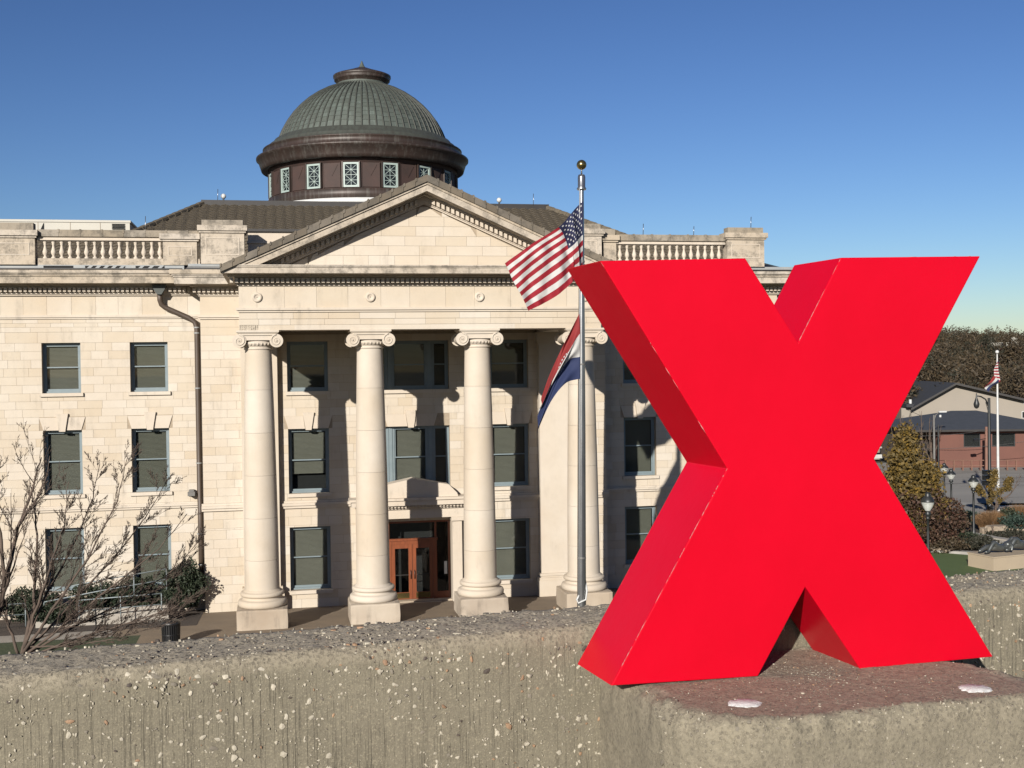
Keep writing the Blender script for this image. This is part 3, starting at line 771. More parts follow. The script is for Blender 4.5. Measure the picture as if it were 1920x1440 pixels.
mb.add([(-16.3, EY, EZ), (-10, RY0, RZ), (-10, 50, RZ), (-16.3, 58, EZ)], [(0, 3, 2, 1)]); mb.add([(16.3, EY, EZ), (9.75, RY0, RZ), (9.75, 50, RZ), (16.3, 58, EZ)], [(0, 1, 2, 3)])
mb.add([(-16.3, 58, EZ), (16.3, 58, EZ), (9.75, 50, RZ), (-10, 50, RZ)], [(0, 1, 2, 3)]); mb.box(-34, 18.5, 11.75, 40, 16.6, 17.0)
mb.build('roof', 'tile', CH)
MB().box(-9.95, 9.70, RY0+.1, 50, RZ-.05, RZ+.08).box(-10.1, 9.85, RY0-.1, RY0+.1, RZ-.08, RZ+.28).build('roof_deck', 'dark_metal', CH)
hp = MB(); 
for sx, ex in ((-10, -16.3), (9.75, 16.3)):
    for i in range(22):
        t0, t1 = i/22, (i+1.15)/22; p = lambda t: (ex+(sx-ex)*t, EY+(RY0-EY)*t, EZ+(RZ-EZ)*t+.10)
        hp.tube([p(t0), p(t1)], [.16, .13], 7, smooth=False)
hp.build('hip_caps', 'tile', CH, kind='stuff')
pb = B(-30, -13.6, 16, 20, 16.4, 18.3).box(-30, -13.55, 15.95, 20, 18.3, 18.42).build('rooftop_enclosure', 'panel', CH)
for z in (17.95, 18.03, 18.11, 18.19): B(-14.5, -13.85, 15.93, 15.99, z, z+.04).build('louvre_slat', 'room', pb)
MB().prism([(-18.15, 17.7), (-17.9, 17.7), (-17.9, 18.25)], 15.96, 15.995).build('panel_gap', 'room', pb)
for x in (-18.2, -16.6, -15.1): B(x, x+.02, 15.985, 15.998, 16.5, 18.3).build('panel_joint', 'mortar', pb)
# ---- dome
DC = (0.12, 35.0)
m = MB().lathe([(6.50, 19.5), (6.50, 22.1), (6.62, 22.13), (6.62, 22.26), (6.48, 22.29), (6.48, 24.0), (6.6, 24.05), (6.62, 24.4)], *DC, n=96, caps=False)
DR = m.build('dome_drum', 'drum_panel', CH)
MB().lathe([(6.52, 21.6), (6.66, 21.62), (6.66, 22.22), (6.52, 22.26)], *DC, n=96, caps=False).build('drum_sill', 'brown_copper', CH)
MB().lathe([(6.5, 21.2), (6.95, 21.2), (6.95, 21.58), (6.5, 21.62)], *DC, n=96, caps=False).build('drum_curb', 'white', CH)
pr = [(6.55, 24.35), (6.95, 24.2), (7.10, 24.26), (7.16, 24.45), (7.32, 24.95), (7.45, 25.02), (7.45, 25.13), (7.3, 25.2), (6.95, 25.26), (6.93, 25.62), (6.99, 25.66), (6.99, 25.72), (6.90, 25.74)]
MB().lathe(pr, *DC, n=120, caps=False).build('dome_cornice', 'brown_copper', CH)
pr = [(6.84, 25.73), (6.72, 25.80), (6.60, 25.84), (6.56, 26.02), (6.46, 26.08), (6.38, 26.10), (6.20, 26.36), (6.06, 26.42), (5.93, 26.5)]
MB().lathe(pr, *DC, n=120, caps=False).build('dome_base_band', 'verdigris_dark', CH)
ZC, RD = 24.4, 6.22
dm = MB(); NR = 76; rows = 15; rd = random.Random(3)
ph0, ph1 = math.asin((26.46-ZC)/RD), math.acos(1.95/RD)
for k_ in range(NR):
    t0, t1 = 2*PI*k_/NR, 2*PI*(k_+1)/NR
    off = rd.uniform(-.3, .3)
    for j in range(rows):
        pa, pb_ = ph0+(ph1-ph0)*max(0, (j+(off if j else 0)))/rows, ph0+(ph1-ph0)*min(rows, (j+1+(off if j < rows-1 else 0)))/rows
        r0, r1 = RD+.022, RD-.004
        vs = []
        for rr_, ph in ((r0, pa), (r1, pb_+.004)):
            for t in (t0, (t0+t1)/2, t1):
                vs.append((DC[0]+rr_*math.cos(ph)*math.cos(t), DC[1]+rr_*math.cos(ph)*math.sin(t), ZC+rr_*math.sin(ph)))
        for t in (t0, t1):
            vs.append((DC[0]+(RD-.02)*math.cos(pa)*math.cos(t), DC[1]+(RD-.02)*math.cos(pa)*math.sin(t), ZC+(RD-.02)*math.sin(pa)))
        dm.add(vs, [(0, 1, 4, 3), (1, 2, 5, 4), (6, 7, 2, 1, 0)])
dm.build('dome_copper_panels', 'verdigris', CH, kind='stuff')
sm_ = MB()
for k_ in range(NR):
    t = 2*PI*k_/NR; pts = []
    for j in range(9):
        ph = ph0+(ph1-ph0)*j/8; q = RD+.03; pts.append((DC[0]+q*math.cos(ph)*math.cos(t), DC[1]+q*math.cos(ph)*math.sin(t), ZC+q*math.sin(ph)))
    sm_.tube(pts, [.055]*9, 5, caps=False)
sm_.build('dome_seams', 'verdigris_dark', CH, kind='stuff')  # the shadow line along each seam is put into its darker copper colour
pr = [(2.25, 30.12), (2.28, 30.24), (2.05, 30.32), (1.78, 30.36), (1.76, 30.56)]
MB().lathe(pr, *DC, n=64, caps=False).build('dome_collar', 'verdigris', CH)
pr = [(1.74, 30.52), (1.80, 30.58), (1.86, 30.74), (1.96, 30.78), (1.96, 30.86), (1.90, 30.89), (2.03, 30.98), (2.03, 31.12), (1.9, 31.18), (.9, 31.52), (.42, 31.7)]
MB().lathe(pr, *DC, n=64).build('lantern_cap', 'brown_copper', CH)
MB().lathe([(.44, 31.66), (.30, 31.72), (.17, 31.87), (.10, 32.05), (.02, 32.25)], *DC, n=20).build('finial', 'verdigris', CH)
# drum windows, every 22.5 degrees, panels between
w0 = MB()
w, h, f = 1.04, 1.62, .12
w0.box(-w/2, -w/2+f, -.10, .05, 0, h).box(w/2-f, w/2, -.10, .05, 0, h).box(-w/2+f, w/2-f, -.10, .05, h-f, h).box(-w/2+f, w/2-f, -.12, .05, 0, f)
FR = simple('pale_green_window_paint', (.42, .50, .46), (.36, .45, .42), rough=.5, bump=0)
dw = w0.build('dome_window', FR, CH)
g = MB(); x0, x1 = -w/2+f, w/2-f
for za, zb in ((f, h/2), (h/2, h-f)):
    for p, q in (((x0, za), (x1, zb)), ((x0, zb), (x1, za)), ((0, za), (0, zb)), ((x0, (za+zb)/2), (x1, (za+zb)/2)), ((x0, zb), (x1, zb))):
        g.tube([(p[0], -.03, p[1]), (q[0], -.03, q[1])], .019, 4, smooth=False)
g.build('muntins', FR, dw); B(x0, x1, -.005, .0, f, h-f).build('pane', 'glass', dw); B(x0, x1, .02, .04, f, h-f).build('dark_interior', 'room', dw)
for x in (-.60, .52): B(x, x+.08, -.16, .1, -.02, h+.05).build('window_jamb', 'brown_copper', dw)
pn = MB().box(-.56, .56, -.06, .05, .05, h+.02).prism([(-.42, h-.1), (.42, h-.1), (0, h-.85)], -.09, -.06).box(-.6, -.56, -.1, .05, 0, h+.04).box(.56, .6, -.1, .05, 0, h+.04)
pn0 = pn.build('drum_panel', 'drum_panel', CH)
for k_ in range(16):
    t = -PI/2+R_(11.25)+2*PI*k_/16
    o = dw if k_ == 0 else copy_tree(dw, CH)
    o.location = (DC[0]+6.50*math.cos(t), DC[1]+6.50*math.sin(t), 22.31); o.rotation_euler.z = t+PI/2
    t += PI/16; o = pn0 if k_ == 0 else pn0.copy()
    if k_: COL.objects.link(o)
    o.location = (DC[0]+6.47*math.cos(t), DC[1]+6.47*math.sin(t), 22.28); o.rotation_euler.z = t+PI/2
# ---- downspout in the corner, wall lamp
H = MB().prism([(-.31, 14.30), (.31, 14.30), (.27, 14.14), (.20, 14.02), (.10, 13.86), (-.10, 13.86), (-.20, 14.02), (-.27, 14.14)], 5.72, 6.14)
ds = H.build('gutter_head', 'gutter_green', CH); ds.location = (-11.18, 0, 0)
P = [(-11.18, 5.95, 13.95), (-11.18, 6.0, 13.62), (-11.12, 6.05, 13.42), (-10.95, 6.08, 13.28), (-9.95, 6.08, 12.82), (-9.68, 6.08, 12.62), (-9.60, 6.08, 12.35), (-9.60, 6.08, 8.0), (-9.60, 6.08, 4.7), (-9.58, 5.95, 4.4), (-9.58, 5.95, .3)]
pp = MB().tube(P, .115, 10).build('downspout', 'brown_pipe', CH)
for z in (12.1, 12.35, 9.6, 6.2, 3.0, 1.6): MB().lathe([(.14, z), (.14, z+.05)], -9.60, 6.08 if z > 4.5 else 5.97, 12).build('pipe_strap', 'gutter_metal', pp)
MB().box(-.11, .11, 0, .3, 0, .3).box(-.16, .16, -.15, .12, .04, .22).build('wall_lamp', 'galv', CH, (-9.95, 5.95, 4.72))
for x, y, zb, zt in ((-12.6, 14, 17.5, 18.4), (-9.2, 19, 19.9, 20.6), (8.9, 18.9, 19.9, 20.6), (8.3, 6.2, 17.2, 17.9), (11.6, 6.2, 16.75, 17.3), (14.2, 6.2, 16.75, 17.2), (17.2, 6.2, 17.1, 17.7)):
    MB().tube([(x, y, zb), (x+.02, y, zt)], .018, 5).build('lightning_rod', 'steel', CH)
# ---- side annex with its green copper roof at the right
AN = thing('side_annex', 'low stone side wing with green copper hip roof and dark openings, right of the courthouse', 'building', (0, 0, 0))
MB().add([(16.5, 8.5, 15.55), (21.5, 8.5, 15.0), (21.5, 20, 15.0), (16.5, 20, 16.9), (17.5, 14, 17.0)], [(0, 1, 4), (1, 2, 4), (2, 3, 4), (3, 0, 4)]).build('roof', 'gutter_green', AN)
an = MB().box(18.0, 21.3, 8.6, 18, 14.5, 15.0).box(18.0, 21.0, 8.9, 17.8, 14.0, 14.5).box(18.7, 21.0, 12, 17.8, -.8, 14.0); an.build('wall', 'trim', AN)
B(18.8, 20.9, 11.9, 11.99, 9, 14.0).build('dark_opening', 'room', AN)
for x in (18.9, 20.3): B(x, x+.14, 9.2, 9.34, 0, 14.0).build('post', 'white', AN)
# two small lamps on the roof ridge
for i, (x, y, z, lb) in enumerate(((-8.9, 19.4, RZ+.28, 'white round floodlight on the dark roof ridge left of the dome'), (6.95, 19.4, RZ+.28, 'white round floodlight on the roof ridge right of the pediment peak'))):
    t = thing('floodlight', lb, 'floodlight', (x, y, z), R_(40), 'floodlights on the roof ridge')
    MB().lathe([(.05, 0), (.05, .18)], n=8).build('bracket', 'iron', t)
    MB().ball((0, 0, .28), .15, 14).build('housing', 'white', t)
# ------------------------------------------------------------------ foreground: concrete parapet and the red letter
FP0 = Vector((-5.2936, -46.7182, 9.7526)); FY = R_(-7.3)
FR_, FN = Vector((math.cos(FY), -math.sin(FY), 0)), Vector((math.sin(FY), math.cos(FY), 0))
FM = Matrix((FR_, FN, Vector((0, 0, 1)))).transposed().to_4x4(); FM.translation = FP0      # local frame: x along the wall, y away from the camera

def concrete(name, grooves=True, red=False):
    t = NT(name); o = t.obj
    n1 = t.noise(3.5, 8, .7, o); n2 = t.noise(60, 6, .7, o); n3 = t.noise(260, 3, .6, o)
    c = t.mix(t.ramp(n1, .3, .72), (.205, .180, .128), (.275, .242, .172))
    c = t.mix(t.math('MULTIPLY', t.ramp(n2, .42, .72), .5), c, (.15, .128, .095))
    c = t.mix(t.math('MULTIPLY', t.ramp(n3, .54, .66), .55), c, (.44, .385, .27))
    h = t.math('ADD', t.math('MULTIPLY', n2, .6), t.math('MULTIPLY', n3, .35))
    at_ = t.n('ShaderNodeAttribute', attribute_name='rough')                    # 1 on worn tops and edges, 0 on the cast faces
    c = t.mix(t.math('MULTIPLY', t.math('POWER', at_.outputs['Fac'], 2.0), .8), c, (.62, .53, .39))
    n4 = t.noise(130, 4, .8, o); c = t.mix(t.math('MULTIPLY', t.math('MULTIPLY', at_.outputs['Fac'], t.ramp(n4, .52, .6)), .55), c, (.12, .10, .072)); h = t.math('SUBTRACT', h, t.math('MULTIPLY', t.math('MULTIPLY', at_.outputs['Fac'], t.ramp(n4, .5, .62)), .8))
    if grooves:
        g1 = t.noise(120, 4, .75, o, stretch=(1, 1, .012)); g2 = t.noise(14, 4, .7, o, stretch=(1, 1, .02)); gm = t.noise(5, 3, .6, o)
        gf = t.math('MULTIPLY', t.ramp(g1, .53, .68), t.math('SUBTRACT', 1.0, at_.outputs['Fac']))
        gf = t.math('MULTIPLY', gf, t.ramp(gm, .35, .6))
        c = t.mix(t.math('MULTIPLY', gf, .38), c, (.13, .112, .083))
        c = t.mix(t.math('MULTIPLY', t.math('MULTIPLY', t.ramp(g2, .55, .75), t.math('SUBTRACT', 1.0, at_.outputs['Fac'])), .3), c, (.14, .12, .09))
        h = t.math('SUBTRACT', h, t.math('MULTIPLY', gf, 1.0))
    # speckled worn surface
    vo = t.n('ShaderNodeTexVoronoi', feature='F1'); vo.inputs['Scale'].default_value = 150; vo.inputs['Randomness'].default_value = 1
    t.l(o, vo.inputs['Vector'])
    ch = t.n('ShaderNodeSeparateColor'); t.l(vo.outputs['Color'], ch.inputs[0])
    sp = t.math('MULTIPLY', t.ramp(ch.outputs[0], .72, .78), t.math('LESS_THAN', vo.outputs['Distance'], .42))
    sp2 = t.math('MULTIPLY', t.ramp(ch.outputs[1], .76, .8), t.math('LESS_THAN', vo.outputs['Distance'], .45))
    k = t.math('MULTIPLY', at_.outputs['Fac'], .75)
    c = t.mix(t.math('MULTIPLY', sp, k), c, (.42, .36, .27)); c = t.mix(t.math('MULTIPLY', sp2, k), c, (.085, .075, .06))
    if red:
        ar = t.n('ShaderNodeAttribute', attribute_name='stain')
        f = t.math('MULTIPLY', ar.outputs['Fac'], t.math('ADD', t.ramp(t.noise(26, 7, .75, o), .25, .6), .1))
        c = t.mix(t.math('MULTIPLY', f, .8), c, (.36, .26, .19))
        f2 = t.math('MULTIPLY', ar.outputs['Fac'], t.ramp(t.noise(95, 5, .8, o), .52, .62))
        c = t.mix(t.math('MULTIPLY', f2, .6), c, (.12, .075, .055))
        f3 = t.math('MULTIPLY', ar.outputs['Fac'], t.ramp(t.noise(170, 4, .8, o), .56, .64))
        c = t.mix(t.math('MULTIPLY', f3, .7), c, (.46, .36, .28))
    t.color(c); t.b.inputs['Roughness'].default_value = .92
    h = t.math('ADD', h, t.math('MULTIPLY', sp, .5)); h = t.math('SUBTRACT', h, t.math('MULTIPLY', sp2, .6))
    t.bump(h, .75, .0035)
    return t.m
MAT['concrete'] = concrete('exposed_aggregate_concrete')
MAT['concrete_pier'] = concrete('worn_pier_concrete', False, True)
PAR = thing('concrete_parapet', 'rough grey concrete parapet wall with exposed pebbles and a stained pier', 'parapet'); PAR.matrix_world = FM

def fbm(p, s, o=4): return noise.fractal(Vector(p)*s, .6, 2.0, o)
# wall: profile swept along x
def wall_profile():
    top, r = .072, .036; y0, y1 = .20, .425
    pts = []
    for i in range(26): pts.append((y0, -.55+(top-r+.55)*i/25, 0.0))
    for i in range(1, 9): t = PI/2*i/8; pts.append((y0+r*.8-r*.8*math.cos(t), top-r+r*math.sin(t), .35+.5*i/8))
    for i in range(1, 16): pts.append((y0+r*.8+(y1-.02-y0-r*.8)*i/15, top, 1.0))
    pts += [(y1, top-.02, 1), (y1, .0, .5), (y1, -.6, 0)]
    return pts
pf = wall_profile(); XS = [-6, -4, -3, -2.2, -1.7]+[round(-1.5+.011*i, 4) for i in range(275)]+[1.7, 2.2, 3, 4, 6]
m = MB(); ra = []
for x in XS:
    for (y, z, q) in pf:
        p = Vector((x, y, z)); d = .0035*fbm(p, 5)+(.0022*fbm(p, 38, 3) if -1.6 < x < 1.6 else 0)*(.35+q)
        edge = 1 if .2 < y < .27 and z > .02 else 0
        if edge: d += .004*min(0, fbm(p, 13, 3))
        n_ = Vector((0, -1, 0)) if q == 0 else (Vector((0, 0, 1)) if q == 1 else Vector((0, -.7, .7)))
        m.v.append(tuple(p+n_*d)); ra.append(q)
k = len(pf)
for i in range(len(XS)-1):
    for j in range(k-1): m.f.append((i*k+j, (i+1)*k+j, (i+1)*k+j+1, i*k+j+1)); m.sm.append(True)
wl = m.build('parapet_wall', 'concrete', PAR)
at_ = wl.data.attributes.new('rough', 'FLOAT', 'POINT'); at_.data.foreach_set('value', ra)
B(-6, 6, .215, .41, -2.2, -.54).build('parapet_base', 'concrete', PAR)
# pier: rings from the middle of the top out over the worn edge and down the sides
def pier_plan():
    c = [(.035, -.285), (.89, -.285), (.80, .215), (.06, .215)]; rs = [.20, .075, .01, .01]; out = []
    for i, (p, r) in enumerate(zip(c, rs)):
        p = Vector(p); a = (Vector(c[i-1])-p).normalized(); b = (Vector(c[(i+1) % 4])-p).normalized()
        s_, e_ = p+a*r, p+b*r
        for t in [i_/8 for i_ in range(9)]: out.append((1-t)**2*s_+2*t*(1-t)*p+t*t*e_)
    # resample evenly
    L = [0]; n = len(out)
    for i in range(n): L.append(L[-1]+(out[(i+1) % n]-out[i]).length)
    res = []; N = 240; j = 0
    for q in range(N):
        d = L[-1]*q/N
        while L[j+1] < d: j += 1
        t = (d-L[j])/max(1e-9, L[j+1]-L[j]); res.append(out[j]*(1-t)+out[(j+1) % n]*t)
    return res
pl = pier_plan(); N = len(pl); cen = Vector((.45, -.03)); m = MB(); ra = []; st = []
def ztop(x, y):
    z = -.006-.024*x
    z -= .10*max(0, x-.74)**1.5*4*max(0, (y+.05))/.25
    return z
rings = [(.0+i/34*.92, 0, 0) for i in range(1, 35)]+[(.942, .002, .3), (.958, .005, .6), (.972, .010, .9), (.984, .018, 1), (.993, .030, 1), (.998, .048, 1), (1, .08, 1)]+[(1, .08+.012*i, 1) for i in range(1, 26)]+[(1, 1.5, 1)]
m.v.append((cen.x, cen.y, ztop(cen.x, cen.y))); ra.append(.7); st.append(1)
for s_, dz, e_ in rings:
    for p in pl:
        q = cen+(p-cen)*s_; x, y = q.x, q.y
        z = ztop(x, y)-dz; P = Vector((x, y, z)); side = dz > .04
        on = (p-cen).normalized(); w_ = .0075 if .90 <= s_ and dz < .09 else .0022
        d = w_*fbm(P, 24)+.0016*fbm(P, 85, 2)
        if side: P += Vector((on.x, on.y, 0))*(d+.004*fbm(P, 4))
        else: P.z += d*(.55 if s_ < .9 else 1); P += Vector((on.x, on.y, 0))*d*e_
        m.v.append(tuple(P)); ra.append((.9 if s_ < .9 else .5) if not side else .4)
        ns = fbm((x, y, 0), 9)*.035
        st.append(max(0, min(1, (.915+ns-s_)/.05)) if not side else 0)
for i in range(N): m.f.append((0, 1+i, 1+(i+1) % N)); m.sm.append(True)
for r in range(len(rings)-1):
    for i in range(N):
        a_, b_ = 1+r*N+i, 1+r*N+(i+1) % N; m.f.append((a_, a_+N, b_+N, b_)); m.sm.append(True)
pr_ = m.build('pier', 'concrete_pier', PAR)
for nm, vals in (('rough', ra), ('stain', st)):
    at_ = pr_.data.attributes.new(nm, 'FLOAT', 'POINT'); at_.data.foreach_set('value', vals)
# pebbles set in the concrete: irregular chips, slightly proud
MAT['chip_white'] = simple('cream_pebble', (.62, .56, .44), (.45, .40, .31), scale=60, rough=.7, isl=.35, bump=.4, bdist=.002)
MAT['chip_orange'] = simple('ochre_pebble', (.42, .27, .16), (.32, .19, .11), scale=60, rough=.7, isl=.4)
MAT['chip_dark'] = simple('dark_pebble', (.07, .055, .045), (.12, .09, .07), scale=60, rough=.75, isl=.4)
MAT['chip_grey'] = simple('grey_pebble', (.27, .235, .18), (.21, .18, .14), scale=60, rough=.8, isl=.4)
rc = random.Random(5); chips = []
def chip_mesh(mb, P, n_, size, r3):
    n_ = Vector(n_).normalized(); u = n_.orthogonal().normalized(); w = n_.cross(u); k = r3.randint(6, 9); a0 = r3.uniform(0, PI)
    el = r3.uniform(.4, .95); ang = r3.uniform(0, PI); pts = []
    for i in range(k):
        t = a0+2*PI*i/k; r = size*r3.uniform(.55, 1.1); x, y = r*math.cos(t), r*el*math.sin(t)
        x, y = x*math.cos(ang)-y*math.sin(ang), x*math.sin(ang)+y*math.cos(ang); pts.append((x, y))
    hgt = .0012+size*.10
    base = [P+u*x+w*y-n_*.004 for x, y in pts]; top = [P+u*x*.9+w*y*.9+n_*hgt*.6 for x, y in pts]
    c = P+n_*hgt
    vs = base+top+[c]; fs = [(i, (i+1) % k, k+(i+1) % k, k+i) for i in range(k)]+[(k+i, k+(i+1) % k, 2*k) for i in range(k)]
    mb.add(vs, fs)
def edge_z(x): return .03
for i in range(3800):                           # wall face
    x = rc.uniform(-1.45, 1.55); z = rc.uniform(-.32, .035)
    if .14 < x < .78 and z < .02: continue
    size = min(.0095, .0026*math.exp(abs(rc.gauss(0, .62))))
    if rc.random() < .62: size *= .5
    q = rc.random(); mt = 'chip_white' if q < .74 else 'chip_orange' if q < .80 else 'chip_dark' if q < .83 else 'chip_grey'
    if mt != 'chip_white': size *= 1.15
    chips.append((Vector((x, .199, z)), (0, -1, 0), size, mt))
for i in range(1900):                           # rounded edge
    x = rc.uniform(-1.45, 1.6); t = rc.uniform(0, PI/2)**1.0; y = .20+.036-.036*math.cos(t); z = .027+.045*math.sin(t)
    size = min(.009, .0021*math.exp(abs(rc.gauss(0, .62)))); q = rc.random()
    mt = 'chip_white' if q < .45 else 'chip_orange' if q < .62 else 'chip_dark' if q < .78 else 'chip_grey'
    chips.append((Vector((x, y, z)), (0, -math.cos(t), math.sin(t)), size, mt))
for i in range(1500):                           # top
    x = rc.uniform(-1.5, 1.7); y = rc.uniform(.235, .42)
    size = min(.010, .0023*math.exp(abs(rc.gauss(0, .6)))); q = rc.random()
    mt = 'chip_white' if q < .34 else 'chip_orange' if q < .40 else 'chip_dark' if q < .50 else 'chip_grey'
    chips.append((Vector((x, y, .0722)), (0, 0, 1), size, mt))
pmv = np.array(pr_.data.vertices[0].co)
bmv = [(v.co.copy(), v.normal.copy()) for v in pr_.data.vertices]
fr_v = [q for q in bmv if q[0].y < -.10 and (q[1].y < -.25 or q[1].x < -.5) and q[0].z > -.5]
for i in range(2600):                           # pier front and worn edge
    co, no = rc.choice(fr_v); size = min(.007, .0016*math.exp(abs(rc.gauss(0, .6)))); q = rc.random()
    mt = 'chip_white' if q < .26 else 'chip_dark' if q < .29 else 'chip_grey'; size *= .45 if mt == 'chip_dark' else 1
    P = co+Vector((rc.uniform(-.004, .004), 0, rc.uniform(-.006, .006)))
    chips.append((P-no*.0006, tuple(no), size*(.8 if mt == 'chip_white' else 1), mt))
tp_v = [q for q in bmv if q[1].z > .8]
for i in range(1300):
    co, no = rc.choice(tp_v); size = min(.004, .0013*math.exp(abs(rc.gauss(0, .5)))); q = rc.random()
    mt = 'chip_grey' if q < .5 else 'chip_white' if q < .68 else 'chip_orange' if q < .85 else 'chip_dark'
    chips.append((co+Vector((rc.uniform(-.01, .01), rc.uniform(-.01, .01), -.0004)), tuple(no), size, mt))
chips.sort(key=lambda c: -c[2]); mbs = {k: MB() for k in ('chip_white', 'chip_orange', 'chip_dark', 'chip_grey')}
cnt = 0
for P, n_, size, mt in chips:
    if cnt < 280 and -1.15 < P.x < 1.25 and mt in ('chip_white', 'chip_orange') and P.z > -.3:
        c = MB(); chip_mesh(c, Vector((0, 0, 0)), n_, size, rc); c.build('pebble', mt, wl, P); cnt += 1
    else: chip_mesh(mbs[mt], P, n_, size, rc)
for k_, mb in mbs.items(): mb.build('small_pebbles', k_, PAR, kind='stuff')
# filled bolt holes on the pier
MAT['filler'] = simple('white_filler', (1.05, 1.08, 1.04), (.72, .73, .70), scale=90, rough=.85, bump=.6, bdist=.003)
for x, y, rx, ry in ((.199, -.168, .037, .030), (.694, -.205, .036, .030)):
    m = MB(); n = 40; vs = [Vector((x, y, ztop(x, y)+.003))]
    for j, f in ((0, .8), (1, 1.0)):
        for i in range(n):
            t = 2*PI*i/n; r = f*(1+.22*fbm((math.cos(t)*1.3+x*9, math.sin(t)*1.3, 0), 1.6, 3)); px, py = x+rx*r*math.cos(t), y+ry*r*math.sin(t)
            vs.append(Vector((px, py, ztop(px, py)+(.0025 if j == 0 else -.002))))
    m.add(vs, [(0, 1+i, 1+(i+1) % n) for i in range(n)]+[(1+i, 1+n+i, 1+n+(i+1) % n, 1+(i+1) % n) for i in range(n)], True); m.build('filled_hole', 'filler', PAR)
# deck behind the parapet and the garage face below it
dk = MB().box(-30, 30, -40, .21, -1.15, -1.0); dk = dk.build('garage_deck', 'concrete', kind='structure'); dk.matrix_world = FM
gb = thing('parking_garage', 'grey concrete parking garage wall below the parapet', 'garage'); gb.matrix_world = FM
B(-30, 30, .205, .43, -9.6, -2.2).build('wall', 'concrete', gb)
# the letter
RED = NT('red_gloss_paint'); t = RED
n1 = t.noise(4, 5, .6, t.obj); n2 = t.noise(30, 5, .7, t.obj)
c = t.mix(t.ramp(n1, .3, .75), (.76, .0, .019), (.69, .0, .015))
c = t.mix(t.math('MULTIPLY', t.ramp(n2, .62, .8), .25), c, (.62, .004, .012))
t.color(c); t.b.inputs['Roughness'].default_value = .34; t.b.inputs['Specular IOR Level'].default_value = .3
t.bump(t.math('ADD', t.math('MULTIPLY', t.noise(9, 5, .6, t.obj), 1.0), t.math('MULTIPLY', t.noise(220, 2, .5, t.obj), .06)), .12, .01)
XP = [(-.012, .832), (.308, .842), (.429, .670), (.534, .847), (.889, .856), (.611, .422), (.914, -.027), (.571, -.021), (.440, .162), (.326, -.013), (0, 0), (.261, .416)]
m = MB().prism(XP, 0, .181); X = m.build('letter_sculpture', t.m); X.matrix_world = FM
tag(X, 'big glossy red letter X standing on the concrete pier', 'letter sculpture')
bm = bmesh.new(); bm.from_mesh(X.data)
bmesh.ops.bevel(bm, geom=bm.edges[:], offset=.0022, segments=2, affect='EDGES', profile=.6)
bm.to_mesh(X.data); bm.free()
# scratches and chips of bare primer along the front edges
MAT['primer'] = simple('worn_pale_edge', (.75, .33, .32), (.55, .12, .12), scale=80, rough=.6)
sc = MB(); rs_ = random.Random(9)
for (i, j, dens) in ((10, 11, 40), (11, 0, 8), (3, 2, 18), (4, 3, 3), (0, 1, 4), (5, 6, 3)):
    a_, b_ = Vector(XP[i]), Vector(XP[j])
    for q in range(dens):
        t0 = rs_.random(); L = rs_.uniform(.004, .03)/(b_-a_).length; p0, p1 = a_+(b_-a_)*t0, a_+(b_-a_)*min(1, t0+L)
        sc.tube([(p0.x, .0006, p0.y), ((p0.x+p1.x)/2, .0004, (p0.y+p1.y)/2), (p1.x, .0006, p1.y)], [.0002, rs_.uniform(.0004, .0011), .0002], 4)
sc.build('worn_edge_marks', 'primer', X, kind='stuff')

# ------------------------------------------------------------------ flagpole with two flags
FPX_, FPY = 4.32, -9.0
fp = thing('flagpole', 'tall silver flagpole with a gold ball in front of the portico', 'flagpole', (FPX_, FPY, 0), 0, None); fp.rotation_euler.y = .0135
MB().lathe([(.16, 0), (.155, 3), (.14, 8), (.115, 12), (.085, 16), (.08, 16.55)], n=24).build('pole', 'steel', fp)
MB().lathe([(.15, 16.55), (.17, 16.6), (.13, 16.66), (.135, 17.0), (.11, 17.08), (.03, 17.1), (.02, 17.28)], n=24).build('truck', 'steel', fp)
MB().ball((0, 0, 17.43), .175, 28).build('ball_finial', 'gold', fp)
MB().tube([(-.13, -.14, 1.0), (-.12, -.15, 7), (-.1, -.12, 16.6)], .008, 5).build('halyard', 'white', fp)
MB().tube([(-.13, -.14, 2.35), (-.2, -.12, 2.2), (-.16, -.16, 2.08), (.1, -.2, 2.2), (.17, -.1, 2.5), (.13, .05, 2.9)], .035, 6).build('rope_coil', 'white', fp)
for z in (3.6, 6.8, 10.4, 14.0): MB().lathe([(.155-.004*z, z), (.17-.004*z, z+.02), (.17-.004*z, z+.07), (.155-.004*z, z+.09)], n=24).build('joint_ring', 'galv', fp)
PXM = 2200/41.05
def pxw(u, v):
    u, v = float(u), float(v); d = fw + (u-960)/FPX*rt - (v-720)/FPX*up; t = (FPY-CAM.y)/d.y; q = CAM+d*t
    return (q.x, q.z)
def lagr(t, ts, P):
    r = np.zeros(2)
    for i in range(len(ts)):
        w = 1.
        for j in range(len(ts)):
            if j != i: w *= (t-ts[j])/(ts[i]-ts[j])
        r += w*np.array(P[i])
    return r
def pchip_row(u, us, P):
    # catmull-rom through the control columns
    us = list(us); i = max(0, min(len(us)-2, sum(1 for q in us[1:-1] if u >= q)))
    t = (u-us[i])/(us[i+1]-us[i]); p1, p2 = np.array(P[i]), np.array(P[i+1])
    p0 = np.array(P[i-1]) if i else 2*p1-p2; p3 = np.array(P[i+2]) if i+2 < len(P) else 2*p2-p1
    return .5*((2*p1)+(-p0+p2)*t+(2*p0-5*p1+4*p2-p3)*t*t+(-p0+3*p1-3*p2+p3)*t**3)
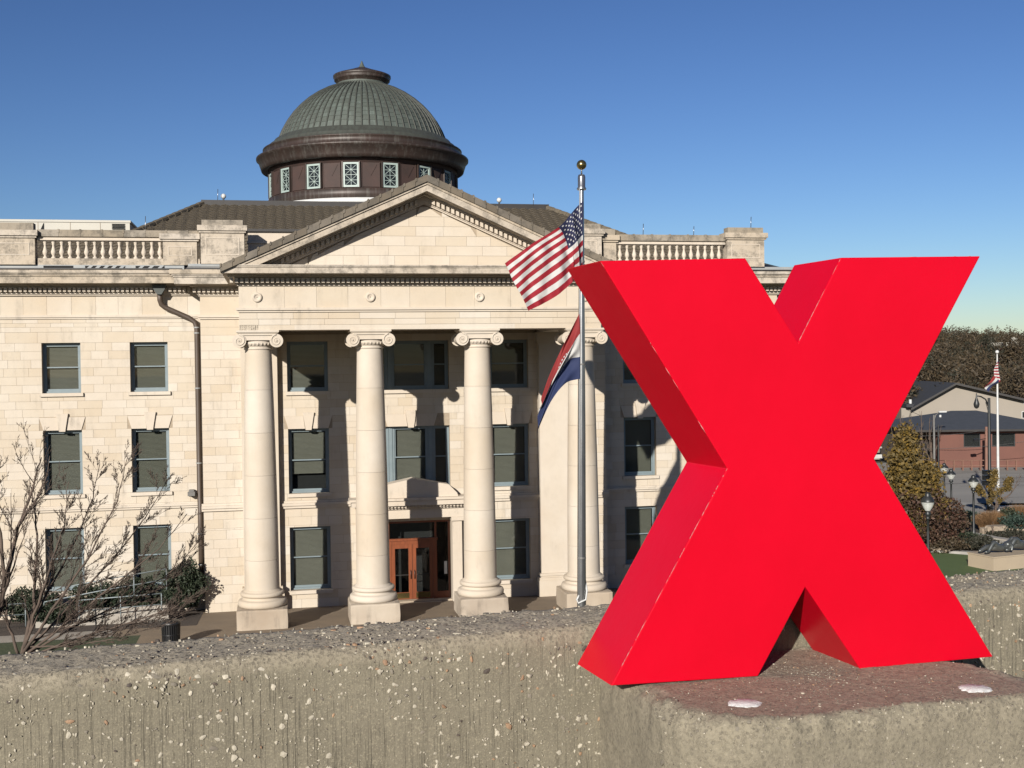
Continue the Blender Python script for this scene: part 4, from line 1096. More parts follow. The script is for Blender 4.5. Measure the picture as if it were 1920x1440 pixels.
def flag_surface(us, vs, G, wave):
    def f(u, v):
        cols = [pchip_row(u, us, [G[r][c] for c in range(len(us))]) for r in range(len(vs))]
        p = lagr(v, vs, cols) if len(vs) == 3 else pchip_row(v, vs, cols)
        x, z = pxw(*p); return Vector((x, FPY+wave(u, v), z))
    return f
def cloth(name, f, mat, parent, nu=96, nv=56):
    m = MB(); uv = []
    for j in range(nv+1):
        for i in range(nu+1): m.v.append(tuple(f(i/nu, j/nv))); uv.append((i/nu, j/nv))
    for j in range(nv):
        for i in range(nu): a_ = j*(nu+1)+i; m.f.append((a_, a_+1, a_+nu+2, a_+nu+1)); m.sm.append(True)
    o = m.build(name, mat, parent); ul = o.data.uv_layers.new(name='UVMap')
    for l in o.data.loops: ul.data[l.index].uv = uv[l.vertex_index]
    return o
def cloth_mat(name, kind):
    t = NT(name); tc = t.n('ShaderNodeTexCoord'); sx = t.n('ShaderNodeSeparateXYZ'); t.l(tc.outputs['UV'], sx.inputs[0]); u, v = sx.outputs[0], sx.outputs[1]
    if kind == 'us':
        st = t.math('MODULO', t.math('FLOOR', t.math('MULTIPLY', v, 13)), 2)
        c = t.mix(st, (.40, .012, .028), (.80, .79, .76))
        cn = t.math('MULTIPLY', t.math('LESS_THAN', u, .40), t.math('LESS_THAN', v, 7/13))
        c = t.mix(cn, c, (.022, .026, .085))
    else:
        c = t.mix(t.math('GREATER_THAN', v, 1/3), (.36, .035, .035), (.78, .77, .74)); c = t.mix(t.math('GREATER_THAN', v, 2/3), c, (.026, .042, .13))
    wv = t.math('ADD', t.math('MULTIPLY', t.noise(180, 2, .5), .1), .93); 
    t.color(c); t.b.inputs['Roughness'].default_value = .8
    tr = t.n('ShaderNodeBsdfTranslucent'); t.l(c, tr.inputs[0]); mx = t.n('ShaderNodeMixShader'); mx.inputs[0].default_value = .28
    t.l(t.b.outputs[0], mx.inputs[1]); t.l(tr.outputs[0], mx.inputs[2]); t.l(mx.outputs[0], t.out.inputs[0]); return t.m
MAT['flag_us'] = cloth_mat('striped_flag_cloth', 'us'); MAT['flag_mo'] = cloth_mat('tricolour_flag_cloth', 'mo'); MAT['star'] = simple('white_stars', (.8, .8, .77), rough=.8, bump=0)
us_ = [0, .14, .4, .7, 1]; vs_ = [0, 7/13, 1]
G = [[(1091, 378), (1075, 394), (1043, 428), (994, 459), (946, 494)],
     [(1091, 441), (1079, 452), (1065, 467), (1017, 501), (966, 543)],
     [(1090, 503), (1082, 514), (1072, 527), (1032, 561), (985, 584)]]
def wv1(u, v):
    g = min(1, u*3.2); s = math.sin(2*PI*(2.1*u+.55*v)+.6)*.16+math.sin(2*PI*(4.6*u-1.2*v))*.05+math.sin(2*PI*(9.5*u+1.6*v)+1)*.018
    fold = -.42*math.exp(-((u-.17)/.07)**2)*v
    return -.14+g*s-.25*u+fold*g+.5*math.exp(-(v/.09)**2)*max(0, u-.3)*.6
fs1 = flag_surface(us_, vs_, G, wv1)
f1 = cloth('flag', fs1, 'flag_us', None); tag(f1, 'American flag with stars and stripes flying from the flagpole before the portico', 'flag')
st_ = MB()
def star(f, u, v, ru, rv, mb, side):
    pts = []
    for i in range(10):
        r = 1 if i % 2 == 0 else .42; a_ = -PI/2+PI*i/5; pts.append((u+ru*r*math.cos(a_), v+rv*r*math.sin(a_)))
    c = f(u, v); du = f(u+.01, v)-c; dv = f(u, v+.01)-c; n_ = du.cross(dv).normalized()*side*.006
    mb.add([c+n_]+[f(*p)+n_ for p in pts], [(0, 1+i, 1+(i+1) % 10) for i in range(10)])
for r in range(9):
    k_ = 6 if r % 2 == 0 else 5
    for q in range(k_):
        u = .4*(1+2*q+(r % 2))/12; v = 7/13*(r+1)/10
        for side in (1, -1): star(fs1, u, v, .0155, .023, st_, side)
st_.build('stars', 'star', f1, kind='stuff')
us2 = [0, .33, .66, 1]; vs2 = [0, 1/3, 2/3, 1]
G2 = [[(1084, 588), (1057, 642), (1033, 695), (1012, 745)],
      [(1085, 626), (1065, 654), (1038, 702), (1010, 762)],
      [(1085, 669), (1064, 676), (1038, 713), (1006, 779)],
      [(1085, 710), (1056, 719), (1029, 751), (1002, 813)]]
def wv2(u, v): return -.16+min(1, u*4)*(math.sin(2*PI*(1.5*v+.4*u))*.13+math.sin(2*PI*(3.3*v-1.2*u)+.5)*.06)-.12*u
fs2 = flag_surface(us2, vs2, G2, wv2)
f2 = cloth('flag', fs2, 'flag_mo', None, 60, 60); tag(f2, 'drooping red, white and blue tricolour flag on the lower half of the flagpole', 'flag')
s2 = MB()
for i in range(24):
    a_ = 2*PI*i/24
    for side in (1, -1): star(fs2, .5+.16*math.cos(a_), .5+.22*math.sin(a_), .018, .026, s2, side)
s2.build('seal_stars', 'star', f2, kind='stuff')
sm2 = MB()
for side in (1, -1):
    c = fs2(.5, .5); pts = []
    for i in range(24):
        a_ = 2*PI*i/24; P = fs2(.5+.09*math.cos(a_), .5+.13*math.sin(a_)); pts.append(P)
    n_ = (pts[0]-c).cross(pts[6]-c).normalized()*.008*side
    sm2.add([c+n_]+[p+n_ for p in pts], [(0, 1+i, 1+(i+1) % 24) for i in range(24)])
MAT['seal'] = simple('brown_seal', (.32, .22, .12), rough=.8, bump=0); sm2.build('seal', 'seal', f2)

# ------------------------------------------------------------------ forecourt: bin, ramp railings, shrubs, bare trees
p = at(321, 1212)
tb = thing('litter_bin', 'black slatted litter bin standing on the tan paving left of the columns', 'litter bin', (p.x, p.y, gz(p.y)))
m = MB()
for i in range(26):
    t = 2*PI*i/26; c, s = math.cos(t), math.sin(t); ax = Vector((-s, c, 0))*.05
    m.obox(Vector((.31*c, .31*s, .06))-ax/2, ax, Vector((c, s, 0))*.012, Vector((c*.03, s*.03, .78)))
m.build('slats', 'black', tb, kind='stuff')
MB().lathe([(.29, .03), (.29, .8), (.27, .8), (.27, .05)], n=26, caps=False).build('liner', 'black', tb)
for z, r in ((.06, .33), (.45, .345), (.84, .365)): MB().lathe([(r-.02, z), (r, z), (r, z+.04), (r-.02, z+.04)], n=26, caps=False).build('band', 'black', tb)
MB().lathe([(.37, .86), (.38, .90), (.34, .97), (.22, 1.02), (.10, 1.03)], n=26, caps=False).build('lid_ring', 'black', tb)
def railing(name, P, label, hgt=.95, mids=(.5,), every=1.6, mat='rail', r=.024):
    t = thing(name, label, 'railing', (0, 0, 0), 0, 'handrails of the entrance ramp'); P = [Vector(q) for q in P]
    for h in (hgt,)+tuple(mids): MB().tube([q+Vector((0, 0, h)) for q in P], r, 6).build('rail', mat, t)
    for a_, b_ in zip(P[:-1], P[1:]):
        n = max(1, round((b_-a_).length/every))
        for i in range(n+1):
            q = a_+(b_-a_)*i/n; MB().tube([q, q+Vector((0, 0, hgt))], r, 6).build('post', mat, t)
    return t
MAT['rail'] = simple('grey_blue_rail_paint', (.30, .35, .36), (.24, .28, .29), rough=.5, bump=0)
railing('ramp_railing', [(-21, 1.7, 0), (-16.3, 1.9, .05)], 'pale grey handrail along the walk at the far left behind the bare tree')
railing('ramp_railing', [(-15.9, 3.6, .25), (-13.6, 3.7, .6), (-10.9, 3.75, .95)], 'pale grey upper ramp handrail rising behind the bare branches', .9, (.45,))
railing('ramp_railing', [(-14.3, 2.4, .0), (-11.0, 2.5, .1)], 'pale grey lower ramp handrail ending beside the evergreen shrub', .92, (.46,))
B(-16.2, -10.8, 3.3, 3.5, -.5, .35).build('ramp_wall', 'walk', kind='structure')
def shrub(x, y, z, rx, ry, rz, n, mat, label, name='evergreen_shrub', group=None, size=.09, seed=1, cat='shrub', stem=True, shape=None):
    t = thing(name, label, cat, (x, y, z), 0, group); rs = np.random.RandomState(seed)
    d = rs.normal(size=(n, 3)); d /= np.linalg.norm(d, axis=1)[:, None]; r = rs.uniform(.35, 1, n)**.45
    P = d*r[:, None]*np.array([rx, ry, rz]); lump = 1+.22*np.sin(P[:, 0]*5.1/rx+seed)*np.cos(P[:, 2]*4.3/rz+seed*2)+.15*np.sin(P[:, 1]*6/ry+P[:, 0]*3/rx)
    P *= lump[:, None]; P[:, 2] += rz; keep = P[:, 2] > 0
    if shape: P = shape(P)
    leaf_mesh('foliage', mat, P[keep], 1, size, t, 'stuff', seed=seed)
    if stem:
        m = MB(); r3 = random.Random(seed)
        for i in range(7):
            a_ = r3.uniform(0, 2*PI); m.tube([(0, 0, 0), (rx*.3*math.cos(a_), ry*.3*math.sin(a_), rz*.8), (rx*.75*math.cos(a_), ry*.75*math.sin(a_), rz*1.5)], [.03, .02, .008], 5)
        m.build('stems', 'bark', t, kind='stuff')
    return t
shrub(-10.35, 4.9, -.1, .95, .75, .98, 5200, 'leaf_dark', 'big dark evergreen shrub in the corner below the brown downspout', seed=3)
shrub(-12.3, 5.2, -.3, 1.1, .6, .8, 3800, 'leaf_dark', 'dark evergreen shrub below the right-hand window of the left wing', seed=4, group=None)
shrub(-14.1, 5.2, -.3, 1.0, .6, .72, 3000, 'leaf_dark', 'dark evergreen shrub behind the ramp, between the two lowest windows', seed=5)
shrub(-16.6, 4.9, -.3, 1.3, .6, .66, 3400, 'leaf_dark', 'dark evergreen shrub behind the bare tree at the far left', seed=6)
shrub(-15.4, 3.0, -.1, .8, .35, .40, 2000, 'leaf_dark', 'low dark shrub beside the walk behind the bare tree trunk', seed=7)

def branch_tree(name, label, cat, base, stems, seed, twig=.9, mat='bark', tmat='twig', group=None, dens=1.0, rscale=1.0, leaves=None):
    t = thing(name, label, cat, base, 0, group); r3 = random.Random(seed); tw = MB(); br = MB(); tips = []
    def grow(p, d, L, r, lvl):
        n = 4 if lvl < 2 else 3; pts = [p]; rr = [r]; q = p.copy(); dd = d.copy()
        for i in range(n):
            dd = (dd+Vector((r3.gauss(0, .10), r3.gauss(0, .12), r3.gauss(.03, .07)))).normalized()
            q = q+dd*L/n; pts.append(q.copy()); rr.append(max(.003, r*(1-.8*(i+1)/n)))
        (tw if lvl > 1 else br).tube(pts, rr, 3 if lvl > 2 else 4, smooth=lvl < 2, caps=False)
        tips.append(q)
        if lvl < 4:
            k = int({0: 9, 1: 9, 2: 6, 3: 3}[lvl]*dens*r3.uniform(.7, 1.2))
            for i in range(k):
                f = r3.uniform(.22, 1); j = min(n-1, int(f*n)); s0 = pts[j]+(pts[j+1]-pts[j])*(f*n-j)
                ax = (pts[j+1]-pts[j]).normalized(); side = ax.orthogonal().normalized(); side = Matrix.Rotation(r3.uniform(0, 2*PI), 3, ax) @ side
                nd = (ax*1.0+side*r3.uniform(.35, .75)+Vector((0, 0, .12))).normalized()
                grow(s0, nd, L*r3.uniform(.28, .5)*twig*(1.15-f*.5), max(.004, rr[j]*.5), lvl+1)
    for s in stems:
        pts = [Vector(q) for q in s['p']]; r0 = s['r']*rscale; n = len(pts)
        # smooth
        sp = []; rr = []
        for i in range(n-1):
            for k_ in range(4):
                f = k_/4; q = pts[i].lerp(pts[i+1], f)+Vector((r3.gauss(0, .015), r3.gauss(0, .03), 0)); sp.append(q)
        sp.append(pts[-1]); M_ = len(sp); rr = [max(.008, r0*(1-.88*i/(M_-1))) for i in range(M_)]
        st = MB().tube(sp, rr, 8); st.build('trunk', mat, t)
        L = sum((sp[i+1]-sp[i]).length for i in range(M_-1))
        for q in range(int(s.get('n', 14)*dens)):
            f = r3.uniform(s.get('f0', .22), 1); j = min(M_-2, int(f*(M_-1))); ax = (sp[j+1]-sp[j]).normalized(); side = ax.orthogonal().normalized()
            side = Matrix.Rotation(r3.uniform(0, 2*PI), 3, ax) @ side
            nd = (ax*1.1+side*r3.uniform(.35, .8)+Vector((s.get('lean', .0), 0, .1))).normalized()
            grow(sp[j], nd, L*r3.uniform(.16, .30)*(1.25-f*.6)*twig, rr[j]*.5, 1)
    br.build('branches', mat, t, kind='stuff'); tw.build('twigs', tmat, t, kind='stuff')
    if leaves:
        P = []
        for q in tips:
            for _ in range(leaves[1]): P.append(q+Vector((r3.gauss(0, leaves[2]), r3.gauss(0, leaves[2]), r3.gauss(0, leaves[2]))))
        leaf_mesh('leaves', leaves[0], P, 1, leaves[3], t, 'stuff', seed=seed)
    return t
FX, FZ, FX2, FZ2 = (-11.55, 4.16, -12.10, 4.48)
K = 1/81.
def px(u, v, dy=0): return ((u-38)*K, dy*.6, FZ+(1240-v)*K)
ST = [dict(p=[(-.1, 0, 0), (-.04, 0, 1.5), px(38, 1245)], r=.13, n=3, f0=.7), dict(p=[px(38, 1250), px(50, 1190), px(62, 1130, .2), px(66, 1040, .5), px(60, 975, .8), px(50, 920, 1)], r=.10, n=16),
      dict(p=[px(40, 1235), px(62, 1160, -.1), px(92, 1080, -.3), px(120, 1000, -.5), px(130, 925, -.6)], r=.075, n=18),
      dict(p=[px(46, 1215), px(80, 1130), px(130, 1040, .3), px(160, 960, .6), px(172, 900, .8)], r=.065, n=18),
      dict(p=[px(44, 1225), px(95, 1150, -.3), px(160, 1060, -.7), px(210, 960, -.9), px(232, 880, -1)], r=.068, n=18),
      dict(p=[px(46, 1228), px(110, 1160, .3), px(190, 1075, .7), px(250, 1000, 1.0), px(288, 935, 1.2)], r=.062, n=18),
      dict(p=[px(44, 1232), px(110, 1180, -.4), px(200, 1110, -.8), px(280, 1045, -1.1), px(330, 985, -1.2)], r=.06, n=19),
      dict(p=[px(42, 1236), px(120, 1190, .2), px(220, 1145, .4), px(300, 1095, .6), px(345, 1045, .7)], r=.055, n=19),
      dict(p=[px(42, 1238), px(120, 1205, -.5), px(220, 1175, -1), px(300, 1150, -1.3), px(340, 1125, -1.5)], r=.05, n=20),
      dict(p=[px(42, 1240), px(110, 1220, .5), px(190, 1205, 1), px(260, 1190, 1.3), px(310, 1180, 1.5)], r=.045, n=18),
      dict(p=[px(60, 1205), px(130, 1185, .4), px(215, 1165, .8), px(280, 1130, 1.0), px(322, 1085, 1.1)], r=.04, n=18),
      dict(p=[px(55, 1215), px(120, 1212, -.6), px(200, 1200, -1.0), px(280, 1180, -1.2), px(322, 1160, -1.3)], r=.04, n=18),
      dict(p=[px(36, 1232), px(22, 1180), px(10, 1110, .2), px(-5, 1040, .4), px(-20, 980, .5)], r=.07, n=8)]
branch_tree('bare_tree', 'bare many-stemmed tree leaning right in front of the left wing', 'tree', (FX, -22, 0), ST, 21, twig=.66, rscale=.52, dens=1.5)
def px2(u, v, dy=0): return ((u+14)*K, dy*.6, FZ2+(1215-v)*K)
ST = [dict(p=[(-.2, 0, 0), (-.1, 0, 1.4), px2(-14, 1220), px2(0, 1140), px2(18, 1060), px2(28, 1010, .2), px2(45, 965, .3), px2(60, 920, .3), px2(70, 885, .3)], r=.15, n=15),
      dict(p=[px2(8, 1110), px2(4, 1030), px2(-4, 970), px2(0, 920), px2(3, 885)], r=.08, n=12, f0=.3),
      dict(p=[px2(28, 1010), px2(60, 965, -.3), px2(84, 925, -.5), px2(92, 880, -.6)], r=.06, n=10)]
branch_tree('bare_tree', 'thicker bare tree cut off by the left edge of the photo', 'tree', (FX2, -22, 0), ST, 33, twig=.7, rscale=.55, dens=1.15)
# ------------------------------------------------------------------ the far right: garden, street, buildings, wooded hill
def gquad(name, mat, uv, z=.004, kind='structure', label=None):
    pts = [at(u, v) for u, v in uv]
    m = MB().add([(p.x, p.y, z) for p in pts], [tuple(range(len(pts)))[::-1]]); o = m.build(name, mat, kind=kind)
    if o.data.polygons[0].normal.z < 0: o.data.flip_normals()
    if label: o['label'] = label
    return o
V3 = Vector
# lawn, walks and beds (metres, laid out from the photograph's ground points)
gquad('lawn', 'lawn', [(1500, 1100), (1500, 1036), (1760, 1036), (1925, 1049), (2300, 1075), (2300, 1200), (1500, 1200)], .000)
gquad('garden_bed', 'soil', [(1560, 1035), (1560, 960), (1800, 950), (2200, 962), (2200, 1012), (1812, 1016), (1880, 1040), (1800, 1036)], .004)
gquad('brick_plaza', 'red_brick_paving', [(1840, 1018), (2300, 1008), (2300, 1050), (1925, 1034)], .012)
gquad('asphalt_lot', 'asphalt', [(1300, 948), (1300, 868), (2400, 868), (2400, 940)], .004)
gquad('street', 'asphalt', [(1300, 966), (1300, 950), (2400, 945), (2400, 962)], .008)
gquad('pavement', 'kerb', [(1300, 949), (1300, 941), (1800, 941), (1850, 947)], .012)
gquad('pavement', 'kerb', [(1300, 975), (1300, 967), (2400, 963), (2400, 970)], .016)
rt_ = random.Random(4)
def strip(pts, w, z0, z1, name, mat, kind='structure', label=None):
    m = MB()
    for a_, b_ in zip(pts[:-1], pts[1:]):
        a_, b_ = Vector((*a_[:2], 0)), Vector((*b_[:2], 0)); d = (b_-a_).normalized(); n_ = Vector((-d.y, d.x, 0))*w
        m.obox(a_-n_/2+Vector((0, 0, z0)), b_-a_, n_, Vector((0, 0, z1-z0)))
    return m.build(name, mat, kind=kind)
m = MB()
for i in range(26):
    v = rt_.uniform(884, 936); u = rt_.uniform(1740, 1960); p = at(u, v); L = rt_.uniform(3, 14); w = rt_.uniform(.06, .16); a_ = rt_.uniform(-.25, .12)
    m.add([(p.x, p.y, .009), (p.x+L*math.cos(a_), p.y+L*math.sin(a_), .009), (p.x+L*math.cos(a_), p.y+L*math.sin(a_)+w, .009), (p.x, p.y+w, .009)], [(0, 1, 2, 3)])
m.build('tar_seams', 'patch', kind='structure')
strip([at(1740, 1034), at(1800, 1036.5), at(1875, 1042), at(1960, 1049)], .45, -.05, .10, 'lawn_kerb', 'kerb')
pw = thing('planter_wall', 'low pale stone garden wall running behind the lawn to the plaza', 'garden wall')
P = [at(1815, 1016), at(1860, 1025), at(1935, 1037)]
for a_, b_ in zip(P[:-1], P[1:]):
    n = 4; d = (b_-a_)/n; nn = Vector((-d.y, d.x, 0)).normalized()*.45
    for i in range(n): MB().obox(a_+d*i+d*.006, d*.988, nn, Vector((0, 0, .42))).build('wall_stone', 'kerb', pw)
    MB().obox(a_+Vector((0, 0, .42))-nn*.1, b_-a_, nn*1.2, Vector((0, 0, .1))).build('coping', 'walk', pw)
strip([at(1830, 1014), at(1960, 1010)], .5, -.02, .12, 'plaza_kerb', 'walk')
def lamp(u, vb, vt, label):
    p = at(u, vb); dist = (p-CAM).dot(fw); h = (vb-vt)/FPX*dist
    t = thing('lamp_post', label, 'lamp post', (p.x, p.y, 0), 0, 'garden lamp posts with frosted globes'); k_ = h/4.3
    MB().lathe([(.20, 0), (.20, .25), (.12, .35), (.10, .7), (.075, .8), (.06, 2.6*k_), (.05, 3.12*k_), (.09, 3.15*k_), (.09, 3.2*k_), (.06, 3.25*k_), (.13, 3.32*k_), (.13, 3.40*k_), (.07, 3.46*k_), (.12, 3.5*k_)], n=16).build('post', 'iron', t)
    g0 = 3.5*k_; q = (4.3*k_-g0)
    MB().lathe([(.11, g0), (.20, g0+.18*q), (.27, g0+.38*q), (.285, g0+.47*q)], n=22, caps=False).build('globe', 'lampglass', t)
    MB().lathe([(.285, g0+.46*q), (.29, g0+.5*q), (.24, g0+.62*q), (.15, g0+.75*q), (.12, g0+.8*q), (.13, g0+.86*q), (.08, g0+.97*q), (.02, g0+q)], n=22).build('cap', 'iron', t)
    MB().lathe([(.02, g0), (.05, g0+.1), (.06, g0+.25), (.02, g0+.32)], n=8).build('bulb', 'white', t)
lamp(1741, 1112, 922, 'nearest and largest lamp post with a frosted globe, in front of the russet shrubs')
lamp(1771, 962, 868, 'farthest lamp post, at the right edge of the yellow autumn tree')
lamp(1784, 984, 879, 'slender lamp post just right of the farthest one')
lamp(1826, 1018, 890, 'lamp post standing alone left of the tan ornamental grass')
# roadside poles
p = at(1856, 958); Dp = (p-CAM).dot(fw); K2 = Dp/FPX
t = thing('street_lamp', 'tall dark street lamp with a curved arm and traffic signals', 'street lamp', (p.x, p.y, 0))
H = (958-746)*K2
MB().lathe([(.20, 0), (.18, .8), (.12, 1.0), (.09, H)], n=14).build('pole', 'iron', t)
MB().tube([(0, 0, H-.7), (-.25, 0, H-.1), (-.6, 0, H+.1), (-.95, 0, H+.16)], .05, 6).build('arm', 'iron', t)
MB().tube([(0, 0, H-1.6), (-.08, 0, H-.9), (-.25, 0, H-.3)], .025, 5).build('brace', 'iron', t)
MB().lathe([(.03, H+.35), (.05, H+.05), (.12, H-.15), (.2, H-.4), (.16, H-.62), (.05, H-.72)], -.95, 0, 12).build('lantern', 'iron', t)
tl = MB(); zt = (958-880)*K2
for dx in (-.42, -.12):
    for k_ in range(3): tl.box(dx-.16, dx+.16, -.3, 0, zt-.36*k_-.34, zt-.36*k_-.02).box(dx-.15, dx+.15, -.48, -.3, zt-.36*k_-.06, zt-.36*k_-.02)
tl.box(-.6, .0, -.1, -.05, zt-.7, zt-.6); tl.build('traffic_signal', 'black', t)
MB().box(-.38, -.10, -.16, -.12, 1.62, 2.02).build('yellow_sign', 'yellow', t); MB().box(-.02, .22, -.2, -.17, 1.55, 1.95).build('white_sign', 'white', t)
MB().box(-.20, -.06, -.2, -.17, .35, .85).build('white_notice', 'white', t)
p = at(1752, 885); K2 = (p-CAM).dot(fw)/FPX
t = thing('cobra_lamp', 'grey street light with a flat lamp head in front of the beige gabled building', 'street light', (p.x, p.y, 0)); H = (885-778)*K2
MB().lathe([(.13, 0), (.09, H)], n=10).build('pole', 'galv', t); MB().tube([(0, 0, H-.6), (.2, 0, H), (.6, 0, H+.28)], .05, 6).build('arm', 'galv', t); MB().box(.5, 1.25, -.12, .12, H+.22, H+.36).build('lamp_head', 'white', t)
p = at(1850, 884); K2 = (p-CAM).dot(fw)/FPX
t = thing('utility_pole', 'brown wooden utility pole in front of the brick building', 'utility pole', (p.x, p.y, 0)); H = (884-800)*K2
MB().lathe([(.17, 0), (.13, H)], n=10).build('pole', 'rusty', t)
MB().tube([(-1.2, -.3, H-1.2), (-.6, -.2, H-1.15), (0, 0, H-1.1)], .04, 5).build('bracket_arm', 'iron', t); MB().box(-1.5, -1.0, -.4, -.15, H-1.32, H-1.1).build('signal', 'black', t)
p = at(1767-7, 884); t = thing('utility_pole', 'thin dark pole at the left corner of the brick building', 'utility pole', (p.x, p.y, 0)); MB().lathe([(.09, 0), (.07, 4.4)], n=8).build('pole', 'iron', t)
# second flagpole
p = at(1872, 958); dist = (p-CAM).dot(fw); K2 = dist/FPX
t = thing('flagpole', 'distant white flagpole in the garden at the right with two small flags', 'flagpole', (p.x, p.y, 0)); H = (958-664)*K2
MB().lathe([(.10, 0), (.09, H*.3), (.075, H*.6), (.045, H)], n=12).build('pole', 'white', t); MB().ball((0, 0, H+.15), .13, 10).build('ball_finial', 'white', t)
def far_flag(label, quad, mat, name):
    m = MB(); uv = []; nu, nv = 14, 14
    for j in range(nv+1):
        for i in range(nu+1):
            u, v = i/nu, j/nv; a_ = Vector(quad[0]).lerp(Vector(quad[1]), u); b_ = Vector(quad[3]).lerp(Vector(quad[2]), u); q = a_.lerp(b_, v)
            m.v.append((p.x+(q.x-1870)*K2, p.y-.15+.12*math.sin(v*5+u*6), (958-q.y)*K2)); uv.append((u, v))
    for j in range(nv):
        for i in range(nu): a_ = j*(nu+1)+i; m.f.append((a_, a_+1, a_+nu+2, a_+nu+1)); m.sm.append(True)
    o = m.build('flag', mat); ul = o.data.uv_layers.new(name='UVMap')
    for l in o.data.loops: ul.data[l.index].uv = uv[l.vertex_index]
    tag(o, label, 'flag')
far_flag('small furled American flag high on the distant white flagpole', [(1871, 676), (1866, 680), (1858, 712), (1871, 716)], 'flag_us', '')
far_flag('small blue and white flag blowing left below the American one on the distant white flagpole', [(1870, 698), (1841, 723), (1846, 734), (1868, 716)], 'flag_mo', '')
# brick building with hip roof
c0 = at(1762, 877); c1 = at(1925, 877); ang = math.atan2((c1-c0).y, (c1-c0).x)+.10
t = thing('brick_building', 'red brick building with blue-grey hip roof and black windows', 'building', (c0.x, c0.y, 0), ang)
Wd, Dp_, Hh = 11.6, 14, 3.72
slots = [(2.3, 3.9), (5.0, 7.2), (9.2, 10.8)]
m = MB(); slab(0, Wd, 0, Hh, 0, .35, [(a_, b_, 2.0, 3.3) for a_, b_ in slots], m); m.box(0, .35, .35, Dp_, 0, Hh).box(Wd-.35, Wd, .35, Dp_, 0, Hh).box(.35, Wd-.35, Dp_-.35, Dp_, 0, Hh).build('wall', 'brick', t)
for a_, b_ in slots:
    f_ = MB().box(a_, a_+.1, .08, .2, 2.0, 3.3).box(b_-.1, b_, .08, .2, 2.0, 3.3).box(a_+.1, b_-.1, .08, .2, 3.22, 3.3).box(a_+.1, b_-.1, .08, .2, 2.0, 2.08).build('window', 'iron', t)
    B(a_+.1, b_-.1, .12, .14, 2.08, 3.22).build('pane', 'glass', f_); B(a_, b_, .3, .34, 2.01, 3.29).build('dark_interior', 'room', f_)
o = .8; rz = 5.25
MB().add([(-o-2.2, -o, Hh), (Wd+o, -o, Hh), (Wd+o, Dp_+o, Hh), (-o-2.2, Dp_+o, Hh), (3.3, Dp_/2, rz), (5.8, Dp_/2, rz)], [(0, 1, 5, 4), (1, 2, 5), (2, 3, 4, 5), (3, 0, 4), (0, 3, 2, 1)]).build('roof', 'slate', t)
MB().box(-o-2.25, Wd+o+.05, -o-.06, -o, Hh-.18, Hh+.02).build('fascia', 'dark_metal', t)
MB().box(-2.2, 0, 2.5, Dp_, 0, Hh-.05).build('porch_wall', 'bark', t)
for i, x in enumerate((-1.9, -.9)): B(x, x+.7, 2.42, 2.49, .8, 3.0).build('porch_opening', 'room', t)
MB().lathe([(.12, rz-1.3), (.12, rz-.3)], 1.4, 4.4, 8).build('roof_vent', 'white', t)
# guard rail before it
a_, b_ = at(1772, 882), at(1990, 882)
t = thing('guard_rail', 'brown guard rail along the car park in front of the brick building', 'guard rail')
n = 13
for i in range(n+1):
    q = a_.lerp(b_, i/n); MB().box(q.x-.06, q.x+.06, q.y-.06, q.y+.06, 0, 1.0).build('post', 'rusty', t)
for z in (.45, .95): MB().tube([a_+V3((0, 0, z)), b_+V3((0, 0, z))], .05, 6).build('rail', 'rusty', t)
# beige gabled building
c = atd(1790, 877, 172); t = thing('gabled_building', 'large beige building with a wide low gable and charcoal roof', 'building', (c.x, c.y, 0), ang-.05)
K2 = 172/FPX; base_z = 0
def gx(u): return (u-1790)*K2
def gz_(v): return CAM.z-(v-(688-.014*(1790-960)-.0))*K2
ap = gz_(717); el = gz_(762); er = gz_(752+14)
MB().prism([(gx(1694), -2), (gx(1990), -2), (gx(1990), gz_(766)), (0, ap-.2), (gx(1712), gz_(762))], 0, .4).box(gx(1694), gx(1712), 0, 25, -2, gz_(764)).build('wall', 'siding', t)
ov = 1.2
MB().add([(0, -ov, ap), (gx(1708), -ov, gz_(764)), (gx(1708), 40, gz_(764)), (0, 40, ap), (gx(1990), -ov, gz_(768)), (gx(1990), 40, gz_(768))], [(0, 3, 2, 1), (0, 4, 5, 3)]).add([(0, -ov, ap-.28), (gx(1708), -ov, gz_(764)-.28), (gx(1990), -ov, gz_(768)-.28)], []).build('roof', 'dark_roof', t)
MB().prism([(0, ap+.02), (gx(1708), gz_(764)+.02), (gx(1708), gz_(764)-.3), (0, ap-.3)], -ov-.1, -ov).prism([(0, ap+.02), (gx(1990), gz_(768)+.02), (gx(1990), gz_(768)-.3), (0, ap-.3)], -ov-.1, -ov).build('fascia', 'dark_metal', t)
MB().add([(gx(1702), 1.5, gz_(757)), (gx(1600), 1.5, gz_(790)), (gx(1600), 22, gz_(790)), (gx(1712), 22, gz_(757))], [(0, 3, 2, 1)]).prism([(gx(1700), gz_(756)), (gx(1714), gz_(756)), (gx(1712), gz_(762)), (gx(1700), gz_(762))], -1.2, 2).build('lower_roof', 'dark_roof', t)
f_ = MB().box(gx(1911), gx(1924), -.1, .05, gz_(785), gz_(772)).build('window', 'white', t); B(gx(1912), gx(1923), -.14, -.11, gz_(784), gz_(773)).build('pane', 'room', f_)
B(gx(1914), gx(1919), -.1, -.02, gz_(758), gz_(751)).build('vent', 'white', t)
MB().lathe([(.22, ap-3.6), (.22, ap-2.5)], gx(1719), 3.0, 8).build('roof_vent', 'white', t)
